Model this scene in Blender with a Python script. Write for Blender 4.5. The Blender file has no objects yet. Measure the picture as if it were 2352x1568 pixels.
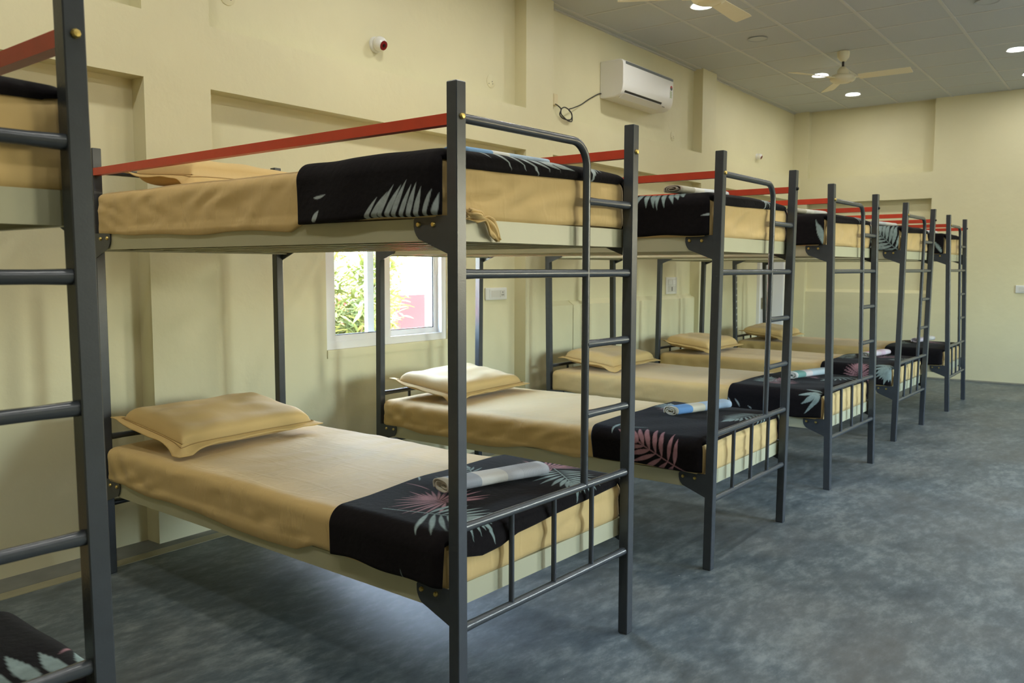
import bpy, bmesh, math, random
import numpy as np
from mathutils import Vector, Matrix, noise
R = math.radians
sc = bpy.context.scene
col = sc.collection

# ------------------------------------------------------------------ camera
CAM = Vector((-1.681, -1.4338, 1.2736))
yaw, pitch, roll = R(36.785), R(-4.9125), R(0.087)
fwd = Vector((math.cos(pitch) * math.cos(yaw), math.cos(pitch) * math.sin(yaw), math.sin(pitch)))
rgt = Vector((math.sin(yaw), -math.cos(yaw), 0))
upv = rgt.cross(fwd)
r2 = math.cos(roll) * rgt + math.sin(roll) * upv
u2 = -math.sin(roll) * rgt + math.cos(roll) * upv
cd = bpy.data.cameras.new('camera')
cam = bpy.data.objects.new('camera', cd)
col.objects.link(cam)
m3 = Matrix((r2, u2, -fwd)).transposed()
cam.matrix_world = Matrix.Translation(CAM) @ m3.to_4x4()
cd.sensor_fit = 'HORIZONTAL'
cd.sensor_width = 36
cd.lens = 29.952
cd.clip_start = 0.05
cd.dof.use_dof = True
cd.dof.focus_distance = 3.0
cd.dof.aperture_fstop = 7.0
sc.camera = cam

# ------------------------------------------------------------------ world, sun, exposure
wd = bpy.data.worlds.new('sky')
sc.world = wd
wd.use_nodes = True
wn = wd.node_tree
bg = wn.nodes['Background']
sky = wn.nodes.new('ShaderNodeTexSky')
sky.sky_type = 'NISHITA'
sky.sun_disc = False
sky.sun_elevation = R(48)
sky.sun_rotation = R(98)
sky.dust_density = 3.0
sky.air_density = 1.2
wn.links.new(sky.outputs[0], bg.inputs[0])
bg.inputs[1].default_value = 12.0
sd = bpy.data.lights.new('sun', 'SUN')
sd.energy = 45.0
sd.angle = R(0.6)
sd.color = (1, 0.95, 0.86)
sun = bpy.data.objects.new('sun', sd)
col.objects.link(sun)
sun.rotation_euler = Vector((0.50, -0.45, 0.74)).to_track_quat('Z', 'Y').to_euler()
vs = sc.view_settings
vs.view_transform = 'Standard'
vs.look = 'None'
vs.exposure = 0.0
vs.gamma = 1.0
vs.use_curve_mapping = False
sc.cycles.use_denoising = True
sc.cycles.max_bounces = 7
sc.cycles.diffuse_bounces = 4
sc.cycles.glossy_bounces = 3
sc.cycles.use_adaptive_sampling = True
sc.cycles.adaptive_threshold = 0.03
sc.cycles.transparent_max_bounces = 8
sc.cycles.sample_clamp_indirect = 8.0

LAMP_W = 7.6
LAMP_COL = (1.0, 0.985, 0.93)
rnd = random.Random(7)

# ------------------------------------------------------------------ materials
def new_mat(name, colr, rough=0.5, metal=0.0, spec=None, var=0.0, vscale=6.0, bump=0.0, bscale=40.0, bdist=0.01,
            coords='Object', var_col=None, sheen=0.0, detail=4.0, vdetail=4.0, coat=0.0):
    m = bpy.data.materials.new(name)
    m.use_nodes = True
    nt = m.node_tree
    b = nt.nodes['Principled BSDF']
    b.inputs['Base Color'].default_value = (*colr, 1)
    b.inputs['Roughness'].default_value = rough
    b.inputs['Metallic'].default_value = metal
    if spec is not None:
        b.inputs['Specular IOR Level'].default_value = spec
    if sheen:
        b.inputs['Sheen Weight'].default_value = sheen
        b.inputs['Sheen Roughness'].default_value = 0.5
    if coat:
        b.inputs['Coat Weight'].default_value = coat
    tc = nt.nodes.new('ShaderNodeTexCoord')
    if var or var_col:
        n = nt.nodes.new('ShaderNodeTexNoise')
        n.inputs['Scale'].default_value = vscale
        n.inputs['Detail'].default_value = vdetail
        nt.links.new(tc.outputs[coords], n.inputs['Vector'])
        rp = nt.nodes.new('ShaderNodeValToRGB')
        rp.color_ramp.elements[0].position = 0.3
        rp.color_ramp.elements[1].position = 0.7
        c2 = var_col or tuple(min(1, c * (1 + var)) for c in colr)
        c1 = colr if var_col else tuple(c * (1 - var) for c in colr)
        rp.color_ramp.elements[0].color = (*c1, 1)
        rp.color_ramp.elements[1].color = (*c2, 1)
        nt.links.new(n.outputs['Fac'], rp.inputs['Fac'])
        nt.links.new(rp.outputs['Color'], b.inputs['Base Color'])
    if bump:
        n2 = nt.nodes.new('ShaderNodeTexNoise')
        n2.inputs['Scale'].default_value = bscale
        n2.inputs['Detail'].default_value = detail
        nt.links.new(tc.outputs[coords], n2.inputs['Vector'])
        bp = nt.nodes.new('ShaderNodeBump')
        bp.inputs['Strength'].default_value = bump
        bp.inputs['Distance'].default_value = bdist
        nt.links.new(n2.outputs['Fac'], bp.inputs['Height'])
        nt.links.new(bp.outputs['Normal'], b.inputs['Normal'])
    return m

def emit_mat(name, colr, strength):
    m = bpy.data.materials.new(name)
    m.use_nodes = True
    b = m.node_tree.nodes['Principled BSDF']
    b.inputs['Base Color'].default_value = (0.8, 0.8, 0.8, 1)
    b.inputs['Emission Color'].default_value = (*colr, 1)
    b.inputs['Emission Strength'].default_value = strength
    return m

M = {}
M['wall'] = new_mat('wall_paint', (0.70, 0.655, 0.425), 0.55, var=0.035, vscale=1.7, bump=0.35, bscale=9, bdist=0.012, detail=5)
M['tile'] = new_mat('ceiling_tile_board', (0.50, 0.53, 0.53), 0.8, var=0.03, vscale=120, bump=0.2, bscale=160, bdist=0.002)
M['grid'] = new_mat('ceiling_grid_metal', (0.56, 0.57, 0.54), 0.5)
M['metal'] = new_mat('grey_powder_coat', (0.050, 0.057, 0.065), 0.27, var=0.05, vscale=30, bump=0.20, bscale=220, bdist=0.001)
M['cream'] = new_mat('cream_powder_coat', (0.50, 0.485, 0.325), 0.42, var=0.03, vscale=9)
M['red'] = new_mat('red_paint', (0.60, 0.050, 0.016), 0.38, var=0.05, vscale=20)
M['brass'] = new_mat('brass_zinc', (0.66, 0.50, 0.16), 0.35, 0.9)
M['hole'] = new_mat('dark_bolt_hole', (0.02, 0.02, 0.015), 0.5, 0.5)
M['sheet'] = new_mat('tan_cotton', (0.62, 0.437, 0.175), 0.75, var=0.03, vscale=5, bump=0.25, bscale=14, bdist=0.006, sheen=0.15, detail=3)
def add_creases(m, strength=0.17):
    nt = m.node_tree
    b = nt.nodes['Principled BSDF']
    tc = nt.nodes.new('ShaderNodeTexCoord')
    prev = b.inputs['Normal'].links[0].from_socket
    for sx, sy, sc_, st_, ds in ((1.2, 9.0, 1.6, .55, .010), (7.0, 1.0, 1.3, .35, .008)):
        mp = nt.nodes.new('ShaderNodeMapping'); mp.inputs['Scale'].default_value = (sx, sy, 2.0); mp.inputs['Rotation'].default_value = (0, 0, R(8))
        nt.links.new(tc.outputs['Object'], mp.inputs[0])
        n = nt.nodes.new('ShaderNodeTexNoise'); n.inputs['Scale'].default_value = sc_; n.inputs['Detail'].default_value = 3; n.inputs['Roughness'].default_value = .55
        nt.links.new(mp.outputs[0], n.inputs['Vector'])
        # ridge: 1 - |2n-1| sharpened
        a = nt.nodes.new('ShaderNodeMath'); a.operation = 'MULTIPLY_ADD'; a.inputs[1].default_value = 2; a.inputs[2].default_value = -1
        nt.links.new(n.outputs[0], a.inputs[0])
        ab = nt.nodes.new('ShaderNodeMath'); ab.operation = 'ABSOLUTE'; nt.links.new(a.outputs[0], ab.inputs[0])
        mr = nt.nodes.new('ShaderNodeMapRange'); mr.inputs[1].default_value = 0; mr.inputs[2].default_value = .10; mr.inputs[3].default_value = 1; mr.inputs[4].default_value = 0
        mr.interpolation_type = 'SMOOTHSTEP'
        nt.links.new(ab.outputs[0], mr.inputs[0])
        bp = nt.nodes.new('ShaderNodeBump'); bp.inputs['Strength'].default_value = st_ * strength; bp.inputs['Distance'].default_value = ds
        nt.links.new(mr.outputs[0], bp.inputs['Height']); nt.links.new(prev, bp.inputs['Normal'])
        prev = bp.outputs[0]
    nt.links.new(prev, b.inputs['Normal'])
add_creases(M['sheet'])
M['pillow'] = new_mat('tan_cotton_pillow', (0.62, 0.432, 0.170), 0.75, var=0.03, vscale=6, bump=0.3, bscale=10, bdist=0.008, sheen=0.15, detail=3)
M['stitch'] = new_mat('tan_cotton_flange', (0.60, 0.415, 0.160), 0.78, var=0.05, vscale=20, bump=0.25, bscale=30, bdist=0.004)
M['seam'] = new_mat('brown_seam_thread', (0.34, 0.22, 0.08), 0.8)  # stitching thread, a darker brown than the flange
M['white_plastic'] = new_mat('white_plastic', (0.80, 0.80, 0.77), 0.25)
M['upvc'] = new_mat('white_window_frame', (0.80, 0.80, 0.80), 0.35)
M['switch'] = new_mat('switch_white', (0.74, 0.74, 0.70), 0.35)
M['switch_grey'] = new_mat('switch_module_grey', (0.62, 0.61, 0.55), 0.4)
M['black'] = new_mat('black_plastic', (0.012, 0.012, 0.012), 0.5)
M['fan'] = new_mat('ivory_enamel', (0.82, 0.76, 0.54), 0.35)
M['rod'] = new_mat('dark_rod', (0.03, 0.02, 0.015), 0.4)
M['lens'] = new_mat('red_lens_ring', (0.20, 0.006, 0.010), 0.25)
M['dark_glass'] = new_mat('dark_lens', (0.02, 0.004, 0.005), 0.1)
M['ac_strip'] = new_mat('grey_strip', (0.10, 0.115, 0.115), 0.4)
M['label_red'] = new_mat('label_red', (0.45, 0.04, 0.04), 0.5)
M['label_dark'] = new_mat('label_dark', (0.05, 0.06, 0.05), 0.5)
M['label_green'] = new_mat('label_green', (0.30, 0.42, 0.15), 0.5)
M['label_white'] = new_mat('label_white', (0.75, 0.75, 0.70), 0.5)
M['box'] = new_mat('cream_plastic', (0.70, 0.60, 0.36), 0.5)
M['door'] = new_mat('lavender_door', (0.56, 0.56, 0.58), 0.5)
M['steel'] = new_mat('steel', (0.35, 0.33, 0.28), 0.35, 0.9)
M['lamp'] = emit_mat('lamp_diffuser', (1, 0.98, 0.93), 14.0)
M['lamp_off'] = new_mat('lamp_diffuser_off', (0.50, 0.53, 0.52), 0.6)
M['leaf'] = new_mat('leaf_green', (0.10, 0.135, 0.055), 0.6, spec=0.1, var_col=(0.27, 0.29, 0.10), vscale=2.2)
M['bark'] = new_mat('bark', (0.16, 0.12, 0.08), 0.9)
M['flower'] = new_mat('flower_pink', (0.30, 0.05, 0.06), 0.6)
M['red_wall'] = new_mat('faded_red_wall', (0.30, 0.028, 0.032), 0.9, spec=0.0, var=0.08, vscale=1.5)
M['white_wall'] = new_mat('white_wall', (0.82, 0.80, 0.76), 0.8)
M['soil'] = new_mat('soil', (0.30, 0.24, 0.17), 0.95, var=0.2, vscale=3)
M['outer'] = new_mat('outer_plaster', (0.6, 0.56, 0.45), 0.8)

def glass_mat():
    m = bpy.data.materials.new('window_glass')
    m.use_nodes = True
    nt = m.node_tree
    nt.nodes.remove(nt.nodes['Principled BSDF'])
    t = nt.nodes.new('ShaderNodeBsdfTransparent')
    t.inputs[0].default_value = (0.93, 0.95, 0.94, 1)
    g = nt.nodes.new('ShaderNodeBsdfGlossy')
    g.inputs['Roughness'].default_value = 0.02
    lw = nt.nodes.new('ShaderNodeLayerWeight')
    pw = nt.nodes.new('ShaderNodeMath'); pw.operation = 'POWER'; pw.inputs[1].default_value = 5.0
    nt.links.new(lw.outputs['Facing'], pw.inputs[0])
    fr = nt.nodes.new('ShaderNodeMath'); fr.operation = 'MULTIPLY_ADD'; fr.inputs[1].default_value = 0.9; fr.inputs[2].default_value = 0.03
    nt.links.new(pw.outputs[0], fr.inputs[0])
    mx = nt.nodes.new('ShaderNodeMixShader')
    nt.links.new(fr.outputs[0], mx.inputs[0])
    nt.links.new(t.outputs[0], mx.inputs[1])
    nt.links.new(g.outputs[0], mx.inputs[2])
    nt.links.new(mx.outputs[0], nt.nodes['Material Output'].inputs[0])
    return m
M['glass'] = glass_mat()

def floor_mat():
    m = bpy.data.materials.new('polished_cement')
    m.use_nodes = True
    nt = m.node_tree
    b = nt.nodes['Principled BSDF']
    tc = nt.nodes.new('ShaderNodeTexCoord')
    def ns(scale, detail, rough=0.6, dist=0.0, sx=1, sy=1):
        mp = nt.nodes.new('ShaderNodeMapping')
        mp.inputs['Scale'].default_value = (sx, sy, 1)
        mp.inputs['Rotation'].default_value = (0, 0, R(25))
        nt.links.new(tc.outputs['Object'], mp.inputs[0])
        n = nt.nodes.new('ShaderNodeTexNoise')
        n.inputs['Scale'].default_value = scale
        n.inputs['Detail'].default_value = detail
        n.inputs['Roughness'].default_value = rough
        n.inputs['Distortion'].default_value = dist
        nt.links.new(mp.outputs[0], n.inputs['Vector'])
        return n
    na = ns(9.0, 10, 0.72, 0.10, 1.0, 2.1)
    nb_ = ns(2.2, 6, 0.62, 0.2, 1.0, 1.5)
    n1 = nt.nodes.new('ShaderNodeMixRGB'); n1.inputs[0].default_value = 0.42
    nt.links.new(na.outputs[0], n1.inputs[1]); nt.links.new(nb_.outputs[0], n1.inputs[2])
    rp = nt.nodes.new('ShaderNodeValToRGB')
    e = rp.color_ramp.elements
    e[0].position = 0.38; e[0].color = (0.044, 0.063, 0.075, 1)
    e[1].position = 0.63; e[1].color = (0.215, 0.250, 0.252, 1)
    e2 = e.new(0.50); e2.color = (0.096, 0.124, 0.136, 1)
    nt.links.new(n1.outputs[0], rp.inputs[0])
    n2 = ns(1.1, 5, 0.6)
    rp2 = nt.nodes.new('ShaderNodeValToRGB')
    rp2.color_ramp.elements[0].position = 0.42
    rp2.color_ramp.elements[1].position = 0.72
    nt.links.new(n2.outputs[0], rp2.inputs[0])
    mx = nt.nodes.new('ShaderNodeMixRGB')
    mx.inputs[2].default_value = (0.165, 0.150, 0.120, 1)
    ml = nt.nodes.new('ShaderNodeMath'); ml.operation = 'MULTIPLY'; ml.inputs[1].default_value = 0.42
    nt.links.new(rp2.outputs[0], ml.inputs[0])
    nt.links.new(ml.outputs[0], mx.inputs[0])
    nt.links.new(rp.outputs[0], mx.inputs[1])
    # pale chips
    v = ns(38, 2, 0.5)
    rp3 = nt.nodes.new('ShaderNodeValToRGB')
    rp3.color_ramp.elements[0].position = 0.77
    rp3.color_ramp.elements[1].position = 0.80
    nt.links.new(v.outputs[0], rp3.inputs[0])
    mx2 = nt.nodes.new('ShaderNodeMixRGB')
    mx2.inputs[2].default_value = (0.42, 0.43, 0.40, 1)
    nt.links.new(rp3.outputs[0], mx2.inputs[0])
    nt.links.new(mx.outputs[0], mx2.inputs[1])
    nt.links.new(mx2.outputs[0], b.inputs['Base Color'])
    rr = nt.nodes.new('ShaderNodeMapRange')
    rr.inputs[3].default_value = 0.38; rr.inputs[4].default_value = 0.62
    nt.links.new(n1.outputs[0], rr.inputs[0])
    nt.links.new(rr.outputs[0], b.inputs['Roughness'])
    bp = nt.nodes.new('ShaderNodeBump')
    bp.inputs['Strength'].default_value = 0.12; bp.inputs['Distance'].default_value = 0.004
    nt.links.new(n1.outputs[0], bp.inputs['Height'])
    nt.links.new(bp.outputs[0], b.inputs['Normal'])
    return m
M['floor'] = floor_mat()
M['cement_band'] = new_mat('cement_band', (0.17, 0.175, 0.15), 0.7, var=0.2, vscale=5, bump=0.2, bscale=20)
M['beige_band'] = new_mat('beige_band', (0.30, 0.28, 0.175), 0.65, var=0.12, vscale=7)

def attr_mat(name, rough=0.9):
    m = bpy.data.materials.new(name)
    m.use_nodes = True
    nt = m.node_tree
    b = nt.nodes['Principled BSDF']
    a = nt.nodes.new('ShaderNodeVertexColor')
    a.layer_name = 'print'
    tc = nt.nodes.new('ShaderNodeTexCoord')
    n = nt.nodes.new('ShaderNodeTexNoise')
    n.inputs['Scale'].default_value = 55
    n.inputs['Detail'].default_value = 3
    nt.links.new(tc.outputs['Object'], n.inputs['Vector'])
    mr = nt.nodes.new('ShaderNodeMapRange')
    mr.inputs[3].default_value = 0.72; mr.inputs[4].default_value = 1.28
    nt.links.new(n.outputs[0], mr.inputs[0])
    mx = nt.nodes.new('ShaderNodeMixRGB'); mx.blend_type = 'MULTIPLY'; mx.inputs[0].default_value = 1
    nt.links.new(a.outputs[0], mx.inputs[1])
    nt.links.new(mr.outputs[0], mx.inputs[2])
    nt.links.new(mx.outputs[0], b.inputs['Base Color'])
    b.inputs['Roughness'].default_value = rough
    b.inputs['Specular IOR Level'].default_value = 0.08
    b.inputs['Sheen Weight'].default_value = 0.03
    bp = nt.nodes.new('ShaderNodeBump')
    bp.inputs['Strength'].default_value = 0.4; bp.inputs['Distance'].default_value = 0.004
    nt.links.new(n.outputs[0], bp.inputs['Height'])
    nt.links.new(bp.outputs[0], b.inputs['Normal'])
    return m
M['fleece'] = attr_mat('printed_fleece')

def towel_mat(name, stops, lines):
    """bands along the towel's length (object X, 0..1 over 0.40 m); fine weave lines in one stretch"""
    m = bpy.data.materials.new(name)
    m.use_nodes = True
    nt = m.node_tree
    b = nt.nodes['Principled BSDF']
    tc = nt.nodes.new('ShaderNodeTexCoord')
    sp = nt.nodes.new('ShaderNodeSeparateXYZ')
    nt.links.new(tc.outputs['Object'], sp.inputs[0])
    mr = nt.nodes.new('ShaderNodeMapRange')
    mr.inputs[1].default_value = -0.20; mr.inputs[2].default_value = 0.20
    nt.links.new(sp.outputs[0], mr.inputs[0])
    rp = nt.nodes.new('ShaderNodeValToRGB')
    rp.color_ramp.interpolation = 'CONSTANT'
    e = rp.color_ramp.elements
    while len(e) > 1:
        e.remove(e[0])
    e[0].position = stops[0][0]; e[0].color = (*stops[0][1], 1)
    for p, c in stops[1:]:
        x = e.new(p); x.color = (*c, 1)
    nt.links.new(mr.outputs[0], rp.inputs[0])
    # thin lines
    mth = nt.nodes.new('ShaderNodeMath'); mth.operation = 'MULTIPLY'; mth.inputs[1].default_value = 62.0
    nt.links.new(mr.outputs[0], mth.inputs[0])
    fr = nt.nodes.new('ShaderNodeMath'); fr.operation = 'FRACT'
    nt.links.new(mth.outputs[0], fr.inputs[0])
    lt = nt.nodes.new('ShaderNodeMath'); lt.operation = 'LESS_THAN'; lt.inputs[1].default_value = 0.45
    nt.links.new(fr.outputs[0], lt.inputs[0])
    gt = nt.nodes.new('ShaderNodeMath'); gt.operation = 'GREATER_THAN'; gt.inputs[1].default_value = lines[0]
    nt.links.new(mr.outputs[0], gt.inputs[0])
    an = nt.nodes.new('ShaderNodeMath'); an.operation = 'MULTIPLY'
    nt.links.new(lt.outputs[0], an.inputs[0]); nt.links.new(gt.outputs[0], an.inputs[1])
    mx = nt.nodes.new('ShaderNodeMixRGB')
    mx.inputs[2].default_value = (*lines[1], 1)
    nt.links.new(an.outputs[0], mx.inputs[0])
    nt.links.new(rp.outputs[0], mx.inputs[1])
    nt.links.new(mx.outputs[0], b.inputs['Base Color'])
    b.inputs['Roughness'].default_value = 0.85
    n = nt.nodes.new('ShaderNodeTexNoise'); n.inputs['Scale'].default_value = 120
    nt.links.new(tc.outputs['Object'], n.inputs['Vector'])
    bp = nt.nodes.new('ShaderNodeBump'); bp.inputs['Strength'].default_value = 0.3; bp.inputs['Distance'].default_value = 0.002
    nt.links.new(n.outputs[0], bp.inputs['Height']); nt.links.new(bp.outputs[0], b.inputs['Normal'])
    return m

# ------------------------------------------------------------------ mesh helpers
class MB:
    def __init__(self):
        self.v = []; self.f = []; self.s = []
    def add(self, vs, fs, smooth=False):
        o = len(self.v)
        self.v += [tuple(p) for p in vs]
        self.f += [tuple(i + o for i in q) for q in fs]
        self.s += [smooth] * len(fs)
        return self
    def box(self, x0, y0, z0, x1, y1, z1):
        vs = [(x0, y0, z0), (x1, y0, z0), (x1, y1, z0), (x0, y1, z0), (x0, y0, z1), (x1, y0, z1), (x1, y1, z1), (x0, y1, z1)]
        return self.add(vs, [(0, 3, 2, 1), (4, 5, 6, 7), (0, 1, 5, 4), (1, 2, 6, 5), (2, 3, 7, 6), (3, 0, 4, 7)])
    def cbox(self, x0, y0, z0, x1, y1, z1, c=0.002):
        """box with chamfered vertical edges and chamfered ends"""
        def ring(z, k):
            a, b, d, e = x0 + k, y0 + k, x1 - k, y1 - k
            return [(a + c, b, z), (d - c, b, z), (d, b + c, z), (d, e - c, z), (d - c, e, z), (a + c, e, z), (a, e - c, z), (a, b + c, z)]
        vs = ring(z0, c * .5) + ring(z0 + c, 0) + ring(z1 - c, 0) + ring(z1, c * .5)
        fs = [tuple(range(7, -1, -1)), tuple(range(24, 32))]
        for k in range(3):
            for i in range(8):
                j = (i + 1) % 8
                fs.append((k * 8 + i, k * 8 + j, k * 8 + 8 + j, k * 8 + 8 + i))
        return self.add(vs, fs)
    def tube(self, pts, r, seg=12, cap=True):
        pts = [Vector(p) for p in pts]
        n = len(pts)
        rs = r if isinstance(r, (list, tuple)) else [r] * n
        vs, fs = [], []
        t0 = (pts[1] - pts[0]).normalized()
        ref = Vector((0, 0, 1)) if abs(t0.z) < 0.9 else Vector((0, 1, 0))
        nrm = t0.cross(ref).normalized()
        for i in range(n):
            if i == 0: t = pts[1] - pts[0]
            elif i == n - 1: t = pts[-1] - pts[-2]
            else: t = (pts[i + 1] - pts[i]).normalized() + (pts[i] - pts[i - 1]).normalized()
            t.normalize()
            nrm = (nrm - t * nrm.dot(t)).normalized()
            b = t.cross(nrm)
            for k in range(seg):
                a = 2 * math.pi * k / seg
                vs.append(pts[i] + rs[i] * (math.cos(a) * nrm + math.sin(a) * b))
        for i in range(n - 1):
            for k in range(seg):
                j = (k + 1) % seg
                fs.append((i * seg + k, i * seg + j, (i + 1) * seg + j, (i + 1) * seg + k))
        if cap:
            fs.append(tuple(range(seg - 1, -1, -1)))
            fs.append(tuple(range((n - 1) * seg, n * seg)))
        return self.add(vs, fs, True)
    def lathe(self, prof, c, seg=24, axis=(0, 0, 1), cap=True):
        """prof: list of (radius, height) along axis from c"""
        ax = Vector(axis).normalized()
        ref = Vector((1, 0, 0)) if abs(ax.x) < 0.9 else Vector((0, 1, 0))
        a1 = ax.cross(ref).normalized(); a2 = ax.cross(a1)
        c = Vector(c)
        vs, fs = [], []
        for rr, h in prof:
            for k in range(seg):
                a = 2 * math.pi * k / seg
                vs.append(c + ax * h + (math.cos(a) * a1 + math.sin(a) * a2) * rr)
        for i in range(len(prof) - 1):
            for k in range(seg):
                j = (k + 1) % seg
                fs.append((i * seg + k, i * seg + j, (i + 1) * seg + j, (i + 1) * seg + k))
        if cap and prof[0][0] > 2e-3: fs.append(tuple(range(seg - 1, -1, -1)))
        if cap and prof[-1][0] > 2e-3: fs.append(tuple(range((len(prof) - 1) * seg, len(prof) * seg)))
        return self.add(vs, fs, True)
    def prism(self, prof, a, b, axis='x'):
        """prof = list of 2D points, extruded from a to b along axis"""
        def mk(p, t):
            return {'x': (t, p[0], p[1]), 'y': (p[0], t, p[1]), 'z': (p[0], p[1], t)}[axis]
        n = len(prof)
        vs = [mk(p, a) for p in prof] + [mk(p, b) for p in prof]
        fs = [tuple(range(n - 1, -1, -1)), tuple(range(n, 2 * n))]
        fs += [(i, (i + 1) % n, n + (i + 1) % n, n + i) for i in range(n)]
        return self.add(vs, fs)
    def build(self, name, mat, parent=None, lean=0.0, fix=True):
        me = bpy.data.meshes.new(name)
        v = self.v if not lean else [(p[0], p[1] + lean * p[2], p[2]) for p in self.v]
        me.from_pydata(v, [], self.f)
        me.polygons.foreach_set('use_smooth', self.s)
        if fix:
            bm = bmesh.new(); bm.from_mesh(me)
            bmesh.ops.recalc_face_normals(bm, faces=bm.faces)
            bm.to_mesh(me); bm.free()
        if any(self.s):
            try: me.set_sharp_from_angle(angle=R(40))
            except Exception: pass
        me.materials.append(M[mat] if isinstance(mat, str) else mat)
        me.update()
        o = bpy.data.objects.new(name, me)
        col.objects.link(o)
        if parent: o.parent = parent
        return o

def grid_obj(name, P, mat, parent=None, wrap=False, cols=None):
    """P: (n,m,3) numpy grid of points -> smooth mesh"""
    n, m = P.shape[:2]
    me = bpy.data.meshes.new(name)
    idx = np.arange(n * m).reshape(n, m)
    if wrap: idx = np.concatenate([idx, idx[:, :1]], 1)
    q = np.stack([idx[:-1, :-1], idx[1:, :-1], idx[1:, 1:], idx[:-1, 1:]], -1).reshape(-1, 4)
    mesh_from(me, P.reshape(-1, 3), q)
    if cols is not None:
        ca = me.color_attributes.new('print', 'FLOAT_COLOR', 'POINT')
        c4 = np.ones((n * m, 4), np.float32); c4[:, :3] = cols.reshape(-1, 3)
        ca.data.foreach_set('color', c4.ravel())
    me.materials.append(M[mat] if isinstance(mat, str) else mat)
    o = bpy.data.objects.new(name, me)
    col.objects.link(o)
    if parent: o.parent = parent
    return o

def mesh_from(me, V, Q):
    nf = len(Q); k = Q.shape[1]
    me.vertices.add(len(V)); me.vertices.foreach_set('co', np.ascontiguousarray(V, np.float32).ravel())
    me.loops.add(nf * k); me.loops.foreach_set('vertex_index', np.ascontiguousarray(Q, np.int32).ravel())
    me.polygons.add(nf)
    me.polygons.foreach_set('loop_start', np.arange(0, nf * k, k, dtype=np.int32))
    me.polygons.foreach_set('use_smooth', np.ones(nf, bool))
    me.update(calc_edges=True)
    me.validate()

def empty(name, loc=(0, 0, 0), rz=0.0, parent=None):
    o = bpy.data.objects.new(name, None)
    col.objects.link(o)
    o.location = loc; o.rotation_euler = (0, 0, rz)
    o.empty_display_size = 0.1
    if parent: o.parent = parent
    return o
def tag(o, label, cat, group=None):
    o['label'] = label; o['category'] = cat
    if group: o['group'] = group
    return o
def struct(o, label=None):
    o['kind'] = 'structure'
    if label: o['label'] = label
    return o
def setm(o, M4):
    o.matrix_world = M4

# smooth numpy noise built of random sines
class SN:
    def __init__(self, seed, n=10, lo=1.0, hi=3.0):
        g = np.random.RandomState(seed)
        ang = g.rand(n) * 2 * np.pi; fr = lo * (hi / lo) ** g.rand(n)
        self.k = np.stack([np.cos(ang) * fr, np.sin(ang) * fr], 1) * 2 * np.pi
        self.ph = g.rand(n) * 2 * np.pi; self.n = n
    def __call__(self, a, b):
        s = 0
        for (kx, ky), p in zip(self.k, self.ph): s = s + np.sin(kx * a + ky * b + p)
        return s / math.sqrt(self.n)

# ------------------------------------------------------------------ room shell
YF, YB = 2.165, 2.265             # pillar/beam face and recessed wall plane of the window side
XE, XEB = 9.18, 9.28              # far end wall face and its recess
X0, YR = -3.905, -4.70            # wall behind the camera, wall on the aisle side
ZC = 3.215
ZB0, ZB1 = 2.112, 2.402           # tie beam
# floor
mb = MB().box(X0 - .2, YR - .2, -0.1, XEB + .2, YB + .0, 0.0)
floor = struct(mb.build('floor', 'floor'))
tb = MB().box(X0, 2.105, 0.0, XE, YB, 0.004)
struct(tb.build('trim_1', 'cement_band'))
tb = MB().box(X0, 2.035, 0.0, XE, 2.105, 0.003)
struct(tb.build('trim_2', 'beige_band'))
tb = MB().box(XE - .10, YR, 0.0, XE, 2.035, 0.012)
struct(tb.build('trim_3', 'cement_band'))

# window-side wall: recessed panels, pillars, beam
WIN = (1.525, 2.555, 0.775, 1.56)
def wall_with_holes(mb, x0, x1, z0, z1, holes, y0, y1):
    xs = sorted({x0, x1, *[h[0] for h in holes], *[h[1] for h in holes]})
    zs = sorted({z0, z1, *[h[2] for h in holes], *[h[3] for h in holes]})
    for i in range(len(xs) - 1):
        for k in range(len(zs) - 1):
            cx, cz = (xs[i] + xs[i + 1]) / 2, (zs[k] + zs[k + 1]) / 2
            if any(h[0] < cx < h[1] and h[2] < cz < h[3] for h in holes): continue
            mb.box(xs[i], y0, zs[k], xs[i + 1], y1, zs[k + 1])
mb = MB()
wall_with_holes(mb, X0 - .2, XEB + .2, -0.1, ZC + .3, [WIN], YB, YB + .2)
wall = struct(mb.build('wall_left', 'wall', fix=False))
PILL = [(-2.48, -2.14), (0.420, 0.755), (3.295, 3.635), (6.240, 6.565)]
for a, b in PILL:
    p = MB().box(a, YF, 0.0, b, YB + .02, ZC + .2).build('pillar', 'wall', wall)
edges = [X0] + [e for ab in PILL for e in ab] + [XE]
for i in range(0, len(edges), 2):
    MB().box(edges[i], YF, ZB0, edges[i + 1], YB + .02, ZB1).build('tie_beam', 'wall', wall)
# dado of the third bay with a sloping ledge
prof = [(YB + .02, 0.0), (2.213, 0.0), (2.213, 0.985), (YB + .0, 1.022), (YB + .02, 1.022)]
MB().prism(prof, 4.008, 6.24, 'x').build('dado_panel', 'wall', wall)
MB().prism(prof, 3.635, 4.0, 'x').build('dado_panel', 'wall', wall)

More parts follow.
